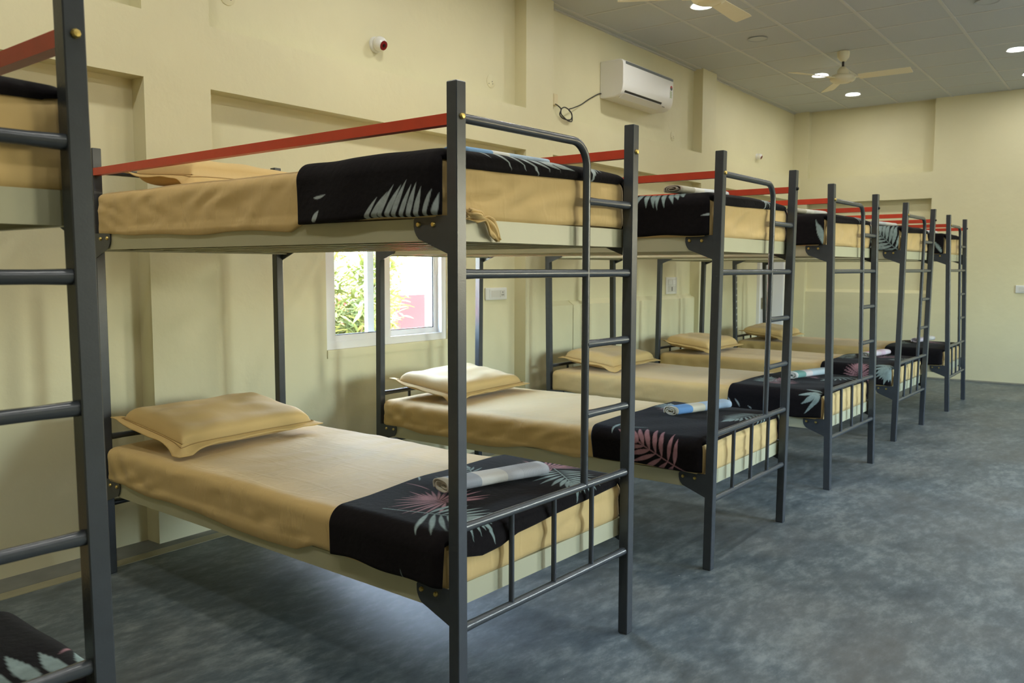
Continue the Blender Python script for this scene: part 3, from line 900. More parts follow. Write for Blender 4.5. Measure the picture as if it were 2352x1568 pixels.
BLKLAB = {(k, u): 'black leaf-print blanket on the %s bed of the bunk %s' % ('upper' if u else 'lower', BEDREF[k]) for k in range(6) for u in (0, 1)}
HEADY = {(1, 0): (.525, .60), (1, 1): (.640, .66), (2, 0): (.588, .64), (2, 1): (.60, .62), (3, 0): (.630, .60), (3, 1): (.58, .60), (4, 0): (.566, .57), (4, 1): (.55, .57), (5, 0): (.55, .56), (5, 1): (.55, .56), (0, 0): (.57, .45), (0, 1): (.6, .6)}
def blanket(k, up):
    zt = ZTU if up else (ZTL if k != 3 else .548)
    step = {0: .0040, 1: .0027, 2: .0034, 3: .0045, 4: .0055, 5: .0075}[k]
    zh = 1.409 if up else .414
    x0, x1, y0 = MX0, MX1, MY0
    W_ = x1 - x0
    hn = zt - zh
    seed = 200 + 2 * k + up
    s1 = SN(seed, 8, 1.0, 3.0); s2 = SN(seed + 50, 8, 4, 9); s3 = SN(seed + 90, 6, .8, 2.0)
    a = np.linspace(-hn, W_ + hn, int((W_ + 2 * hn) / step))
    ya, yb = HEADY[(k, up)]
    w_ = np.clip((a + hn) / (W_ + 2 * hn), 0, 1)
    ytop = ya + (yb - ya) * w_ + .010 * s3(w_ * 1.3, np.zeros_like(w_))
    if (k, up) == (1, 0):
        ytop = np.interp(a, [-.16, 0, .15, .42, .75, .9, 1.05], [.505, .522, .525, .548, .565, .575, .58]) + .004 * s3(w_ * 2, 0 * w_)
    # overhang over the foot edge of the mattress
    if up: hmax = np.interp(a, [0, .05, .30, .6, .85, .9], [.0, .034, .030, .022, .016, .0])
    elif k in (0, 1): hmax = np.interp(a, [.02, .06, .14, .22, .30, .5, .7, .86, .9], [.01, .056, .072, .066, .046, .034, .026, .016, .0])
    else: hmax = np.interp(a, [.0, .1, .85, .9], [.0, .012, .010, .0])
    nb = int(.62 / step)
    t = np.linspace(0, 1, nb)
    A = np.repeat(a[:, None], nb, 1)
    lo = -hmax[:, None]; hi = (ytop - y0)[:, None]
    Bc = lo + (hi - lo) * t[None, :]
    P = np.empty(A.shape + (3,))
    hem = .0035 * s1(Bc * 1.5, np.where(A < 0, 0., 5.)) + .002 * s2(Bc * .6, A * 0)
    side_t = np.where(A < 0, A / hn, np.where(A > W_, -(A - W_) / hn, 0))      # 0..-1
    P[..., 0] = x0 + np.clip(A, 0, W_)
    P[..., 1] = y0 + np.maximum(Bc, 0)
    P[..., 2] = zt + np.where(A < 0, A, np.where(A > W_, W_ - A, 0)) + np.minimum(Bc, 0)
    P[..., 2] += hem * side_t
    r = .038
    c = P.copy()
    c[..., 0] = np.clip(P[..., 0], x0 + r, x1 - r)
    c[..., 1] = np.maximum(P[..., 1], y0 + r)
    c[..., 2] = np.minimum(P[..., 2], zt - r)
    d = P - c
    d[(np.abs(d).sum(-1) < 1e-9)] = (0, 0, 1)
    n = d / np.linalg.norm(d, axis=-1, keepdims=True)
    # edge distance -> rounded rim
    dist = np.minimum(np.minimum((Bc - lo), (hi - Bc)), np.minimum(A - a[0], a[-1] - A))
    rim = np.sqrt(np.clip(1 - (1 - np.clip(dist / .013, 0, 1)) ** 2, 0, 1))
    e = .0045 + (.013 + .0022 * s1(A, Bc) + .0012 * s2(A * .7, Bc * .7)) * rim
    crown = .010 * np.clip((P[..., 0] - x0) * (x1 - P[..., 0]) * 4, 0, 1) * (n[..., 2] > .5)
    P = c + n * (r + e)[..., None]
    P[..., 2] += crown
    P[..., 0] -= .004 * np.where(A < 0, 1, np.where(A > W_, -1, 0)) * (-side_t) * (1 + s2(Bc * .5, A * .2))
    Ccol = np.empty(A.shape + (3,)); Ccol[:] = BLACK
    Babs = Bc + y0
    for it in BLK[(k, up)]:
        if it[0] == 'f':
            _, base, tip, nn, ll, wd_, cc, kw = it
            frond(A, Babs, Ccol, base, tip, nn, ll, wd_, cc, **kw)
        else:
            stroke(A, Babs, Ccol, it[1], it[2], it[3], it[4], it[5], *(it[6:] or (.2,)))
    o = grid_obj('blanket', P[:, ::-1], 'fleece', cols=Ccol[:, ::-1])
    o.matrix_world = bedmat(k, zt)
    tag(o, BLKLAB[(k, up)], 'blanket', 'folded blankets at the feet of the beds')
    return o
for k in range(6):
    blanket(k, 1); blanket(k, 0)

# ------------------------------------------------------------------ pillows
def pillow(k, up, cx, cy, rz, tilt, w=.70, d=.42, h=.115, seed=0, flange=.034, droop=.010):
    zt = (ZTU if up else ZTL) + .013
    root = empty('pillow')
    root.matrix_world = bedmat(k, zt) @ Matrix.Translation((cx, cy, zt)) @ Matrix.Rotation(rz, 4, 'Z')
    tag(root, 'tan flanged pillow on the %s bed of the bunk %s' % ('upper' if up else 'lower', BEDREF[k]), 'pillow', 'pillows at the heads of the beds')
    n, m = (46, 34) if k <= 2 else (30, 22)
    cs = lambda q: np.sin(np.linspace(-np.pi / 2, np.pi / 2, q)) * .55 + np.linspace(-1, 1, q) * .45
    u = cs(n)[:, None] * np.ones((1, m)); v = cs(m)[None, :] * np.ones((n, 1))
    s1 = SN(300 + seed, 8, .3, .9); s2 = SN(330 + seed, 8, 1.2, 2.4)
    prof = (np.clip(1 - np.abs(u) ** 15, 0, 1) * np.clip(1 - np.abs(v) ** 11, 0, 1)) ** .5 * (.84 + .16 * (1 - u * u) * (1 - v * v))
    pin = 1 - .02 * (1 - v * v) * np.abs(u) ** 3
    pin2 = 1 - .025 * (1 - u * u) * np.abs(v) ** 3
    X = u * w / 2 * pin; Y = v * d / 2 * pin2
    lift = tilt * (v + 1) / 2                       # head side raised
    wr = .006 * s1(u, v) + .003 * s2(u, v)
    ztop_ = .046 + (h * .50 + wr) * prof
    zbot = .046 - .045 * np.clip(prof * 1.15, 0, 1)
    zb0 = np.maximum(zbot, .002)
    T = np.stack([X, Y, ztop_ + lift], -1)
    Bm = np.stack([X, Y, zb0 + lift * .96], -1)
    ring = T
    Vt = T.reshape(-1, 3); Vb = Bm.reshape(-1, 3)
    idx = np.arange(n * m).reshape(n, m)
    q1 = np.stack([idx[:-1, :-1], idx[1:, :-1], idx[1:, 1:], idx[:-1, 1:]], -1).reshape(-1, 4)
    q2 = q1[:, ::-1] + n * m
    bd = np.concatenate([idx[:, 0], idx[-1, 1:], idx[::-1, -1][1:], idx[0, ::-1][1:-1]])
    b2 = np.roll(bd, -1)
    q3 = np.stack([bd, bd + n * m, b2 + n * m, b2], -1)
    me = bpy.data.meshes.new('pillowcase')
    mesh_from(me, np.concatenate([Vt, Vb]), np.concatenate([q1, q2, q3]))
    me.materials.append(M['pillow'])
    o = bpy.data.objects.new('pillowcase', me); col.objects.link(o); o.parent = root
    # flange: a soft flat rim all round, corners pulled out and drooping
    edge = T.reshape(-1, 3)[bd]
    ctr = np.array([0, 0, 0])
    nb = len(bd)
    ub = u.reshape(-1)[bd]; vb = v.reshape(-1)[bd]
    dirx = np.where(np.abs(ub) > .985, np.sign(ub), 0.); diry = np.where(np.abs(vb) > .985, np.sign(vb), 0.)
    # smooth the direction so that corners fan out
    dr = np.stack([dirx, diry], 1)
    cor = (np.abs(ub) * np.abs(vb)) ** 6
    sB = SN(360 + seed, 6, .5, 1.6)
    rows = []
    for q in range(6):
        tq = q / 5
        wv = sB(ub * 1.5, vb * 1.5)
        pz = edge[:, 2] - droop * tq ** 1.3 * (1 + .35 * wv) + cor * .016 * tq * wv - cor * .034 * tq * (vb < 0) * (ub < 0) + cor * .018 * tq * (vb > 0)
        px = edge[:, 0] + dr[:, 0] * flange * tq * (1 + .1 * cor)
        py = edge[:, 1] + dr[:, 1] * flange * tq * (1 + .1 * cor)
        pz = np.maximum(pz, .009)
        rows.append(np.stack([px, py, pz - .004], 1))
    for q in range(5, -1, -1):
        p = rows[q].copy(); p[:, 2] -= .0035; rows.append(p)
    G = np.stack(rows, 0)
    fo = grid_obj('flange', G, 'stitch', root, wrap=True)
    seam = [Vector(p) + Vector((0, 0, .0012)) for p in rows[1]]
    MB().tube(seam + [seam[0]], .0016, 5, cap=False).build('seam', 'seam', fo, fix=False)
    return root
PIL = {(1, 0): (.395, 1.742, R(3.7), .060), (1, 1): (.455, 1.735, R(2), .03), (2, 0): (.435, 1.755, R(3), .050), (3, 0): (.455, 1.755, R(3), .045),
       (4, 0): (.385, 1.745, R(1), .045), (5, 0): (.385, 1.740, R(2), .045), (2, 1): (.45, 1.74, 0, .03), (3, 1): (.45, 1.74, R(3), .03), (4, 1): (.45, 1.74, 0, .03), (5, 1): (.45, 1.74, 0, .03), (0, 1): (.45, 1.74, 0, .03)}
for i, ((k, up), (cx, cy, rz, ti)) in enumerate(PIL.items()):
    pillow(k, up, cx, cy, rz, ti, seed=i, w=.60 if (k, up) == (1, 1) else .645, d=.395, h=.125 if (k, up) == (1, 1) else .115)

# ------------------------------------------------------------------ rolled towels
def towel_roll(name, L_=.38, rw=.050, rh=.026, turns=2.6, seed=0):
    n = 120; m = 15
    th = np.linspace(0, turns * 2 * np.pi, n)
    f = 1 - .78 * (th / th[-1]) ** 1.1
    se = 2.6
    ca, sa = np.cos(th - .5), np.sin(th - .5)
    cy_ = np.sign(ca) * np.abs(ca) ** (2 / se); cz_ = np.sign(sa) * np.abs(sa) ** (2 / se)
    s1 = SN(400 + seed, 6, .4, 1.2)
    th2 = .0042
    xs = np.linspace(-L_ / 2, L_ / 2, m)
    def sheet(off):
        g = []
        for x in xs:
            wob = 1 + .035 * s1(np.full(n, x * 6), th * .05)
            ry = np.maximum((rw * wob) * f - off, .002); rz_ = np.maximum((rh * wob) * f - off, .0015)
            g.append(np.stack([np.full(n, x) + .006 * s1(th * .08, np.full(n, x * 3)) * (abs(x) / (L_ / 2)) ** 2, cy_ * ry, cz_ * rz_ + rh * 1.02], -1))
        return np.array(g)
    Aq, Bq = sheet(0), sheet(th2)
    n_, m_ = Aq.shape[:2]
    V = np.concatenate([Aq.reshape(-1, 3), Bq.reshape(-1, 3)])
    idx = np.arange(n_ * m_).reshape(n_, m_); N = n_ * m_
    q1 = np.stack([idx[:-1, :-1], idx[1:, :-1], idx[1:, 1:], idx[:-1, 1:]], -1).reshape(-1, 4)
    q2 = q1[:, ::-1] + N
    bd = np.concatenate([idx[:, 0], idx[-1, 1:], idx[::-1, -1][1:], idx[0, ::-1][1:-1]]); b2 = np.roll(bd, -1)
    q3 = np.stack([bd, bd + N, b2 + N, b2], -1)
    me = bpy.data.meshes.new(name)
    mesh_from(me, V, np.concatenate([q1, q2, q3]))
    bm = bmesh.new(); bm.from_mesh(me); bmesh.ops.recalc_face_normals(bm, faces=bm.faces); bm.to_mesh(me); bm.free()
    return me
W_ = (.66, .65, .60)
TM = {
    (1, 0): ('grey and off-white towel', towel_mat('towel_grey', [(0, (.62, .60, .52)), (.05, (.34, .36, .40)), (.30, (.62, .60, .56)), (.56, (.46, .46, .48))], (.72, (.36, .36, .38)))),
    (1, 1): ('blue, white and pale blue towel', towel_mat('towel_pale_blue', [(0, (.20, .36, .58)), (.25, (.20, .36, .58)), (.33, (.66, .66, .62)), (.52, (.42, .54, .66))], (.72, (.32, .40, .48)))),
    (2, 0): ('blue, cream and pale blue towel', towel_mat('towel_blue', [(0, (.60, .58, .48)), (.05, (.12, .27, .52)), (.30, (.62, .58, .46)), (.52, (.38, .48, .60))], (.80, (.34, .44, .54)))),
    (2, 1): ('beige and white towel', towel_mat('towel_beige', [(0, (.42, .40, .32)), (.3, W_), (.5, (.60, .62, .66))], (.95, (.5, .5, .5)))),
    (3, 0): ('green, white and pale grey-blue towel', towel_mat('towel_green', [(0, W_), (.06, (.16, .32, .28)), (.28, (.64, .56, .54)), (.48, (.44, .52, .54))], (.82, (.40, .46, .48)))),
    (3, 1): ('off-white and beige towel', towel_mat('towel_cream', [(0, (.46, .43, .34)), (.3, W_), (.55, (.55, .55, .52))], (.95, (.5, .5, .5)))),
    (4, 0): ('pink and white towel', towel_mat('towel_pink', [(0, W_), (.05, (.52, .22, .36)), (.28, (.66, .56, .58)), (.55, (.60, .44, .52)), (.75, (.66, .58, .60))], (.95, (.5, .4, .45)))),
    (4, 1): ('pale grey towel', towel_mat('towel_pale_grey', [(0, (.55, .58, .60)), (.4, W_)], (.8, (.5, .52, .55)))),
    (5, 0): ('white and faint pink towel', towel_mat('towel_white_pink', [(0, (.60, .52, .56)), (.4, W_)], (.9, (.6, .5, .55)))),
    (5, 1): ('plain white towel', towel_mat('towel_white', [(0, (.62, .62, .64)), (.5, W_)], (.95, (.55, .55, .58)))),
}
TPOS = {(1, 0): ((.285, .335), (.685, .235)), (2, 0): ((.395, .395), (.755, .285)), (3, 0): ((.40, .375), (.765, .290)), (4, 0): ((.40, .35), (.77, .30)),
        (5, 0): ((.45, .36), (.82, .30)), (1, 1): ((.215, .200), (.575, .185)), (2, 1): ((.10, .27), (.48, .22)), (3, 1): ((.12, .28), (.49, .24)), (4, 1): ((.15, .27), (.52, .24)), (5, 1): ((.15, .27), (.52, .24))}
for i, ((k, up), (p, q)) in enumerate(TPOS.items()):
    zt = (ZTU if up else (ZTL if k != 3 else .548)) + .026
    me = towel_roll('rolled_towel', .40, .050 if (k, up) == (1, 0) else .046, .023 if (k, up) == (1, 0) else .0145 if (k, up) == (1, 1) else .019 if up else .025, seed=i)
    desc, mt = TM[(k, up)]
    me.materials.append(mt)
    o = bpy.data.objects.new('rolled_towel', me); col.objects.link(o)
    a = math.atan2(q[1] - p[1], q[0] - p[0])
    o.matrix_world = bedmat(k, zt) @ Matrix.Translation(((p[0] + q[0]) / 2, (p[1] + q[1]) / 2, zt)) @ Matrix.Rotation(a, 4, 'Z')
    tag(o, 'rolled %s on %s bed of bunk %s' % (desc, 'upper' if up else 'lower', BEDREF[k]) if k != 1 or up else 'rolled grey and off-white towel on a black leaf-print blanket', 'towel', 'rolled towels on the blankets')

# loose knotted sheet corner hanging over the foot of the upper deck
def sheet_tail(k):
    g = np.random.RandomState(5)
    n, m = 26, 14
    t = np.linspace(0, 1, n)[:, None] * np.ones((1, m)); w = np.linspace(-1, 1, m)[None, :] * np.ones((n, 1))
    s1 = SN(901, 8, .5, 1.5); s2 = SN(902, 8, 1.5, 3)
    half = np.interp(t, [0, .35, .55, .75, 1], [.018, .022, .007, .030, .006])
    X = .070 + .135 * t + w * half * .45
    Z = 1.418 - .028 * t + np.interp(t, [0, .5, .62, .8, 1], [0, .004, .006, -.016, -.040]) + w * half * .75
    Y = .036 - .012 * np.abs(s1(t * 1.4, w)) - .006 * s2(t, w)
    Y = np.minimum(Y, .041)
    o = grid_obj('sheet_corner', np.stack([X, Y, Z], -1)[:, ::-1], 'sheet')
    md = o.modifiers.new('thick', 'SOLIDIFY'); md.thickness = .003
    return o
st_ = sheet_tail(1)
st_.parent = [o for o in bpy.data.objects if o.name == 'mattress.002'][0]
# ------------------------------------------------------------------ ceiling lamps
def downlight(x, y, on, label):
    root = empty('ceiling_downlight', (x, y, ZC))
    tag(root, label, 'ceiling light', 'recessed round ceiling lights')
    MB().lathe([(.082, -.003), (.082, .0), (.072, .004), (.070, .004)][::-1], (0, 0, -.004), 28, cap=False).build('rim', 'white_plastic' if on else 'lamp_off', root)
    MB().lathe([(.0001, 0), (.070, 0), (.070, .003), (.0001, .003)], (0, 0, -.004), 28).build('diffuser', 'lamp' if on else 'lamp_off', root)
    if on:
        ld = bpy.data.lights.new('downlight_lamp', 'AREA')
        ld.shape = 'DISK'; ld.size = .13; ld.energy = LAMP_W; ld.color = LAMP_COL
        lo = bpy.data.objects.new('downlight_lamp', ld); col.objects.link(lo)
        lo.location = (0, 0, -.010); lo.parent = root
DL = {(4.37, 0): 'lit round downlight partly hidden by the hub of the fan near the air conditioner',
      (5.5, 0): 'unlit round downlight flush in a ceiling tile between the two fans',
      (5.5, 1): 'unlit round downlight flush in a ceiling tile over the aisle',
      (7.21, 0): 'lit round downlight half behind a blade of the fan near the end wall',
      (8.38, 0): 'lit round downlight between the fan and the end wall, close to the window side',
      (7.21, 1): 'lit round downlight over the aisle, level with the far fan',
      (8.38, 1): 'lit round downlight over the aisle, closest to the end wall'}
LX = [-1.34, -.20, 1.52, 2.66, 4.37, 5.50, 7.21, 8.38]
for j, y in enumerate((1.34, -.375, -2.09)):
    for x in LX:
        on = not (abs(x - 5.50) < .01 and j < 2)
        lab = DL.get((round(x, 2), j), 'lit round ceiling downlight in the tiled ceiling, away from the end wall and fans')
        downlight(x, y, on, lab)

# ------------------------------------------------------------------ ceiling fans
def fan(x, y, a0, label):
    root = empty('ceiling_fan', (x, y, ZC))
    tag(root, label, 'ceiling fan', 'ivory ceiling fans')
    MB().lathe([(.052, -.002), (.054, -.02), (.050, -.055), (.030, -.082), (.018, -.09), (.0001, -.09)], (0, 0, 0), 24).build('canopy', 'fan', root)
    MB().tube([(0, 0, -.085), (0, 0, -.165)], .011, 12).build('down_rod', 'rod', root)
    MB().lathe([(.012, -.135), (.026, -.14), (.046, -.165), (.052, -.20), (.050, -.205)], (0, 0, 0), 24).build('lower_canopy', 'fan', root)
    MB().lathe([(.03, -.205), (.095, -.212), (.108, -.225), (.110, -.245), (.100, -.260), (.075, -.272), (.070, -.268), (.050, -.276), (.0001, -.278)], (0, 0, 0), 32).build('motor', 'fan', root)
    for i in range(3):
        a = R(a0 + 120 * i)
        bl = MB()
        pr = []
        L0, L1 = .14, .575
        vs, fs = [], []
        for t in np.linspace(0, 1, 9):
            rr = L0 + (L1 - L0) * t
            hw = .046 + .016 * t - .02 * max(0, t - .9) * 10 * .4
            zc = -.238 + .0 * t
            for s_, dz in ((-1, .012), (1, -.010)):
                vs.append((rr, s_ * hw, zc + dz + .002)); vs.append((rr, s_ * hw, zc + dz - .002))
        for q in range(8):
            b = q * 4
            fs += [(b, b + 4, b + 6, b + 2), (b + 1, b + 3, b + 7, b + 5), (b, b + 1, b + 5, b + 4), (b + 2, b + 6, b + 7, b + 3)]
        fs += [(0, 2, 3, 1), (32, 33, 35, 34)]
        bl.add(vs, fs)
        bl.box(.09, -.018, -.243, .17, .018, -.237)
        o = bl.build('blade', 'fan', root)
        o.rotation_euler = (0, 0, a)
fan(6.372, .880, -90, 'ivory three-blade ceiling fan between lit downlights near the end wall')
fan(3.51, .895, 0, 'ivory three-blade ceiling fan in front of the wall with the air conditioner')

# ------------------------------------------------------------------ air conditioner
def ac():
    root = empty('air_conditioner', (4.463, YB, 2.660))
    tag(root, 'white split air conditioner on the wall above the beds', 'air conditioner')
    Wd = .89
    prof = [(0, .005), (0, .296), (-.185, .296), (-.205, .290), (-.218, .275), (-.222, .25), (-.222, .10), (-.216, .06), (-.200, .030), (-.178, .012), (-.150, .004), (-.13, .0), (-.02, .0)]
    b = MB().prism(prof, 0, Wd, 'x').build('body', 'white_plastic', root)
    bv = b.modifiers.new('edge', 'BEVEL'); bv.width = .008; bv.segments = 3; bv.limit_method = 'ANGLE'; bv.angle_limit = R(50)
    for p in b.data.polygons: p.use_smooth = True
    b.data.set_sharp_from_angle(angle=R(45))
    MB().box(.035, -.2245, .258, Wd - .012, -.220, .277).build('grey_trim', 'ac_strip', root)
    # outlet: dark slot and flap
    MB().prism([(-.214, .049), (-.202, .0295), (-.155, .0025), (-.150, .008), (-.20, .036), (-.210, .052)], .045, Wd - .20, 'x').build('outlet_slot', 'black', root)
    fl = MB().prism([(-.206, .0330), (-.2095, .0290), (-.159, -.0060), (-.155, -.0015)], .040, Wd - .195, 'x').build('louvre_flap', 'white_plastic', root)
    MB().box(.34, -.196, .026, .352, -.188, .036).build('flap_pin', 'black', root)
    MB().box(Wd - .16, -.196, .022, Wd - .115, -.192, .028).build('display_window', 'black', root)
    # energy sticker
    st = MB().box(Wd - .070, -.2232, .105, Wd - .018, -.2222, .225).build('energy_label', 'label_white', root)
    MB().lathe([(.021, 0), (.021, .0008), (.0001, .0008)], (Wd - .044, -.2232, .196), 20, (0, -1, 0)).build('label_disc', 'label_dark', st)
    pr = [(Wd - .044 + .020 * math.cos(a), .198 + .020 * math.sin(a)) for a in np.linspace(0, math.pi, 12)]
    MB().prism(pr, -.2246, -.2241, 'y').build('label_top', 'label_red', st)
    for q in range(5):
        MB().box(Wd - .064, -.2239, .112 + q * .012, Wd - .030 - .004 * (q % 2), -.2232, .119 + q * .012).build('label_bar', 'label_green', st)
    MB().box(.06, -.2232, .135, .105, -.2222, .140).build('badge', 'label_white', root)
ac()
cb = MB()
P_ = [(3.775, 2.245, 2.512), (3.75, 2.2, 2.490), (3.724, 2.154, 2.454), (3.702, 2.151, 2.415), (3.735, 2.149, 2.392), (3.793, 2.148, 2.386), (3.845, 2.148, 2.394), (3.868, 2.150, 2.42),
      (3.855, 2.151, 2.450), (3.82, 2.152, 2.468), (3.769, 2.153, 2.475), (3.725, 2.152, 2.455), (3.712, 2.146, 2.42), (3.745, 2.143, 2.398), (3.80, 2.142, 2.380), (3.852, 2.142, 2.382),
      (3.862, 2.144, 2.41), (3.858, 2.147, 2.442), (3.83, 2.155, 2.468), (3.93, 2.18, 2.497), (4.08, 2.205, 2.547), (4.22, 2.225, 2.61), (4.40, 2.245, 2.683), (4.47, 2.255, 2.700)]
def smooth_path(p, k=6):
    p = [Vector(x) for x in p]; out = []
    for i in range(len(p) - 1):
        a, b, c, d = p[max(0, i - 1)], p[i], p[i + 1], p[min(len(p) - 1, i + 2)]
        for j in range(k):
            t = j / k
            out.append(.5 * ((2 * b) + (c - a) * t + (2 * a - 5 * b + 4 * c - d) * t * t + (3 * b - a - 3 * c + d) * t ** 3))
    return out + [p[-1]]
tag(cb.tube(smooth_path(P_), .0046, 8).build('power_cable', 'black'), 'black cable looped on the wall beside the air conditioner', 'cable')
jb = empty('junction_box', (3.777, YB, 2.50)); tag(jb, 'small cream cable box where the black cable leaves the wall', 'junction box')
MB().cbox(-.028, -.030, .0, .028, -.0005, .085, .004).build('housing', 'box', jb)
MB().lathe([(.004, 0), (.004, .004), (.0001, .004)], (0, -.0005, -.02), 8, (0, -1, 0)).build('screw', 'steel', jb)

# ------------------------------------------------------------------ cameras, plates, switches
def cctv(x, z, label, s=1.0, aim=(.04, -.90, -.40)):
    root = empty('security_camera', (x, YB, z)); tag(root, label, 'camera', 'white security cameras')
    MB().lathe([(.046 * s, 0), (.046 * s, .012 * s), (.040 * s, .020 * s)], (0, 0, 0), 24, (0, -1, 0)).build('base_ring', 'white_plastic', root)
    a = Vector(aim).normalized()
    c = Vector((0, -.040 * s, 0))
    pr = [(.043 * s * math.sin(t), -.043 * s * math.cos(t)) for t in np.linspace(0.05, math.pi * .78, 14)]
    MB().lathe(pr, c, 24, a).build('ball', 'white_plastic', root)
    h = -.043 * s * math.cos(math.pi * .78); rr = .043 * s * math.sin(math.pi * .78)
    lr = MB().lathe([(rr, h), (rr * .98, h + .003 * s), (rr * .75, h + .004 * s), (.0001, h + .001 * s)], c, 24, a).build('lens_ring', 'lens', root)
    MB().lathe([(.010 * s, h + .002 * s), (.010 * s, h + .006 * s), (.0001, h + .007 * s)], c, 16, a).build('lens', 'dark_glass', lr)
cctv(1.925, 2.570, 'white ball camera with red lens ring on the wall left of the air conditioner')
cctv(7.954, 2.552, 'small white camera on the wall of the far bay, past the pillar', .8)
for (x, z, lab) in [(.93, 2.60, 'round painted cover plate with screw holes above the bed with the grey towel'), (3.017, 2.55, 'faint round painted cover plate beside the pillar left of the air conditioner'), (5.80, 2.52, 'faint round painted cover plate right of the air conditioner')]:
    cp = empty('cover_plate', (x, YB, z)); tag(cp, lab, 'cover plate', 'round painted cover plates')
    MB().lathe([(.045, 0), (.045, .0025), (.042, .004), (.0001, .004)], (0, 0, 0), 28, (0, -1, 0)).build('disc', 'wall', cp)
    for dx, dz in ((-.024, -.018), (.012, .0), (.018, -.014)):
        MB().lathe([(.0035, .0035), (.0035, .0048), (.0001, .0048)], (dx, 0, dz), 8, (0, -1, 0)).build('screw', 'black', cp)

def switchboard(x0, x1, z0, z1, kind, label, y=YB, end=False):
    W2, H2 = x1 - x0, z1 - z0
    root = empty('switch_board', ((x0 + x1) / 2, y, z0)) if not end else empty('switch_board', (XE, (x0 + x1) / 2, z0), R(-90))
    tag(root, label, 'switch board', 'white electrical plates')
    pl = MB().cbox(-W2 / 2, -.016, 0, W2 / 2, -.0005, H2, .004).build('plate', 'switch', root)
    if kind == 'wide':
        MB().box(-W2 * .34, -.019, H2 * .14, W2 * .40, -.016, H2 * .86).build('module_frame', 'switch', root)
        MB().box(-W2 * .26, -.021, H2 * .22, W2 * .14, -.019, H2 * .78).build('switch_rocker', 'switch_grey', root)
        so = MB().box(W2 * .15, -.021, H2 * .22, W2 * .38, -.019, H2 * .78).build('socket', 'switch_grey', root)
        for dx, dz in ((0, .62), (-.035, .40), (.035, .40)):
            MB().lathe([(.0045, 0), (.0045, .0006), (.0001, .0006)], (W2 * .265 + dx * W2, -.021, H2 * dz), 8, (0, -1, 0)).build('pin_hole', 'black', so)
    else:
        MB().box(-W2 * .38, -.018, H2 * .52, W2 * .38, -.016, H2 * .88).build('module_frame', 'switch_grey', root)
        MB().box(-W2 * .34, -.021, H2 * .56, -.004, -.018, H2 * .84).build('switch_rocker', 'switch', root)
        MB().box(.004, -.021, H2 * .56, W2 * .34, -.018, H2 * .84).build('switch_rocker', 'switch', root)
        so = MB().box(-W2 * .38, -.018, H2 * .12, W2 * .38, -.016, H2 * .48).build('socket', 'switch_grey', root)
        MB().box(-.006, -.0195, H2 * .18, .006, -.018, H2 * .42).build('socket_slot', 'black', so)
switchboard(2.945, 3.185, 1.052, 1.137, 'wide', 'wide white switch board with socket on the wall right of the window')
switchboard(5.70, 5.92, 1.030, 1.19, 'tall', 'tall white switch and socket plate above the wall ledge')
switchboard(-.385, -.245, 1.01, 1.095, 'wide', 'white switch plate on the plain end wall', end=True)

# ------------------------------------------------------------------ outside the window: yard, wall, shrub
gy = MB().box(-8, YB + .2, -.35, 16, 12, -.25)
struct(gy.build('ground_yard', 'soil'))
ga = MB().box(-8, -14, -.35, 16, YR - .2, -.25)
struct(ga.build('ground_front', 'soil'))
cw = empty('compound_wall', (6, 6.0, -.25)); tag(cw, 'faded red boundary wall with white upper part seen through the window', 'boundary wall')
MB().box(-9, 0, 0, 9, .2, 1.19).build('lower_wall', 'red_wall', cw)
MB().box(-9, .02, 1.19, 9, .2, 1.66).build('upper_wall', 'white_wall', cw)
leaf_me = None
def make_leaf():
    L_, w_ = .135, .030
    vs = []; fs = []
    ts = [0, .25, .55, .8, 1]
    for t in ts:
        hw = w_ / 2 * math.sin(math.pi * max(.04, min(.97, t ** .8)))
        z = -.030 * t * t
        vs += [(L_ * t, -hw, z + .004), (L_ * t, 0, z), (L_ * t, hw, z + .004)]
    for i in range(4):
        b = i * 3
        fs += [(b, b + 3, b + 4, b + 1), (b + 1, b + 4, b + 5, b + 2)]
    return vs, fs
LV, LF = make_leaf()
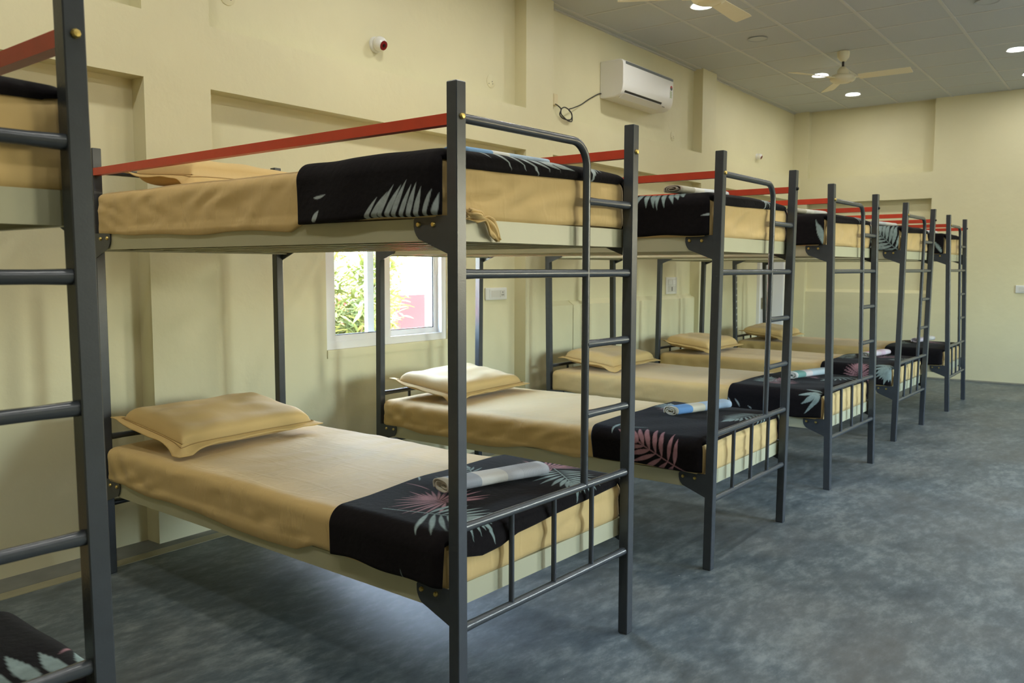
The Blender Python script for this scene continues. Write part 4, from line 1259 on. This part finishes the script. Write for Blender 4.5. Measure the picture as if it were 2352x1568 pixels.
def shrub(name, x, y, z0, rad, h, nleaf, nstuff, seed, label, flowers=8):
    g = random.Random(seed)
    root = empty(name, (x, y, z0)); tag(root, label, 'shrub', 'shrubs outside the window')
    tips = []
    for i in range(16):
        a = g.uniform(0, 6.283); rr = rad * math.sqrt(g.random()); hh = h * g.uniform(.55, 1.0)
        p0 = Vector((.06 * math.cos(a), .06 * math.sin(a), 0)); p2 = Vector((rr * math.cos(a), rr * math.sin(a), hh))
        p1 = Vector((rr * .35 * math.cos(a), rr * .35 * math.sin(a), hh * .55))
        path = [p0 * (1 - t) ** 2 + p1 * 2 * t * (1 - t) + p2 * t * t for t in [q / 6 for q in range(7)]]
        MB().tube(path, [.014 - .010 * q / 6 for q in range(7)], 6).build('stem', 'bark', root)
        tips.append(path)
    lm = bpy.data.meshes.new('leaf'); lm.from_pydata(LV, [], LF); lm.materials.append(M['leaf'])
    lm.polygons.foreach_set('use_smooth', [True] * len(LF))
    def place():
        p = g.choice(tips); t = g.uniform(.35, 1.0); q = p[min(5, int(t * 6))].lerp(p[min(6, int(t * 6) + 1)], t * 6 % 1)
        q = q + Vector((g.gauss(0, .06), g.gauss(0, .06), g.gauss(0, .06)))
        rot = Matrix.Rotation(g.uniform(0, 6.283), 4, 'Z') @ Matrix.Rotation(g.uniform(-1.1, .5), 4, 'Y') @ Matrix.Rotation(g.uniform(-.6, .6), 4, 'X')
        s = g.uniform(.75, 1.35)
        return Matrix.Translation(q) @ rot @ Matrix.Scale(s, 4)
    for i in range(nleaf):
        o = bpy.data.objects.new('leaf', lm); col.objects.link(o); o.parent = root
        o.matrix_local = place()
    st = MB()
    for i in range(nstuff):
        mt = place()
        st.add([mt @ Vector(v) for v in LV], LF, True)
    f = st.build('foliage', 'leaf', root, fix=False); f['kind'] = 'stuff'
    for i in range(flowers):
        mt = place()
        c = mt.to_translation()
        fl = MB()
        for q in range(5):
            a = q * 1.2566 + g.random()
            d1 = Vector((math.cos(a), math.sin(a), .35)) * .022; d2 = Vector((math.cos(a + .5), math.sin(a + .5), .35)) * .026; d3 = Vector((math.cos(a + 1.0), math.sin(a + 1.0), .35)) * .022
            fl.add([c, c + d1, c + d2, c + d3], [(0, 1, 2, 3)])
        fl.build('flower', 'flower', root, fix=False)
shrub('oleander_shrub', 3.15, 4.05, -.25, .70, 1.90, 200, 4200, 3, 'leafy green oleander shrub with pink flowers outside the left window pane', 26)
shrub('oleander_shrub', 4.75, 5.32, -.25, .50, 2.0, 60, 900, 5, 'green branches hanging in front of the white wall outside the right pane', 6)
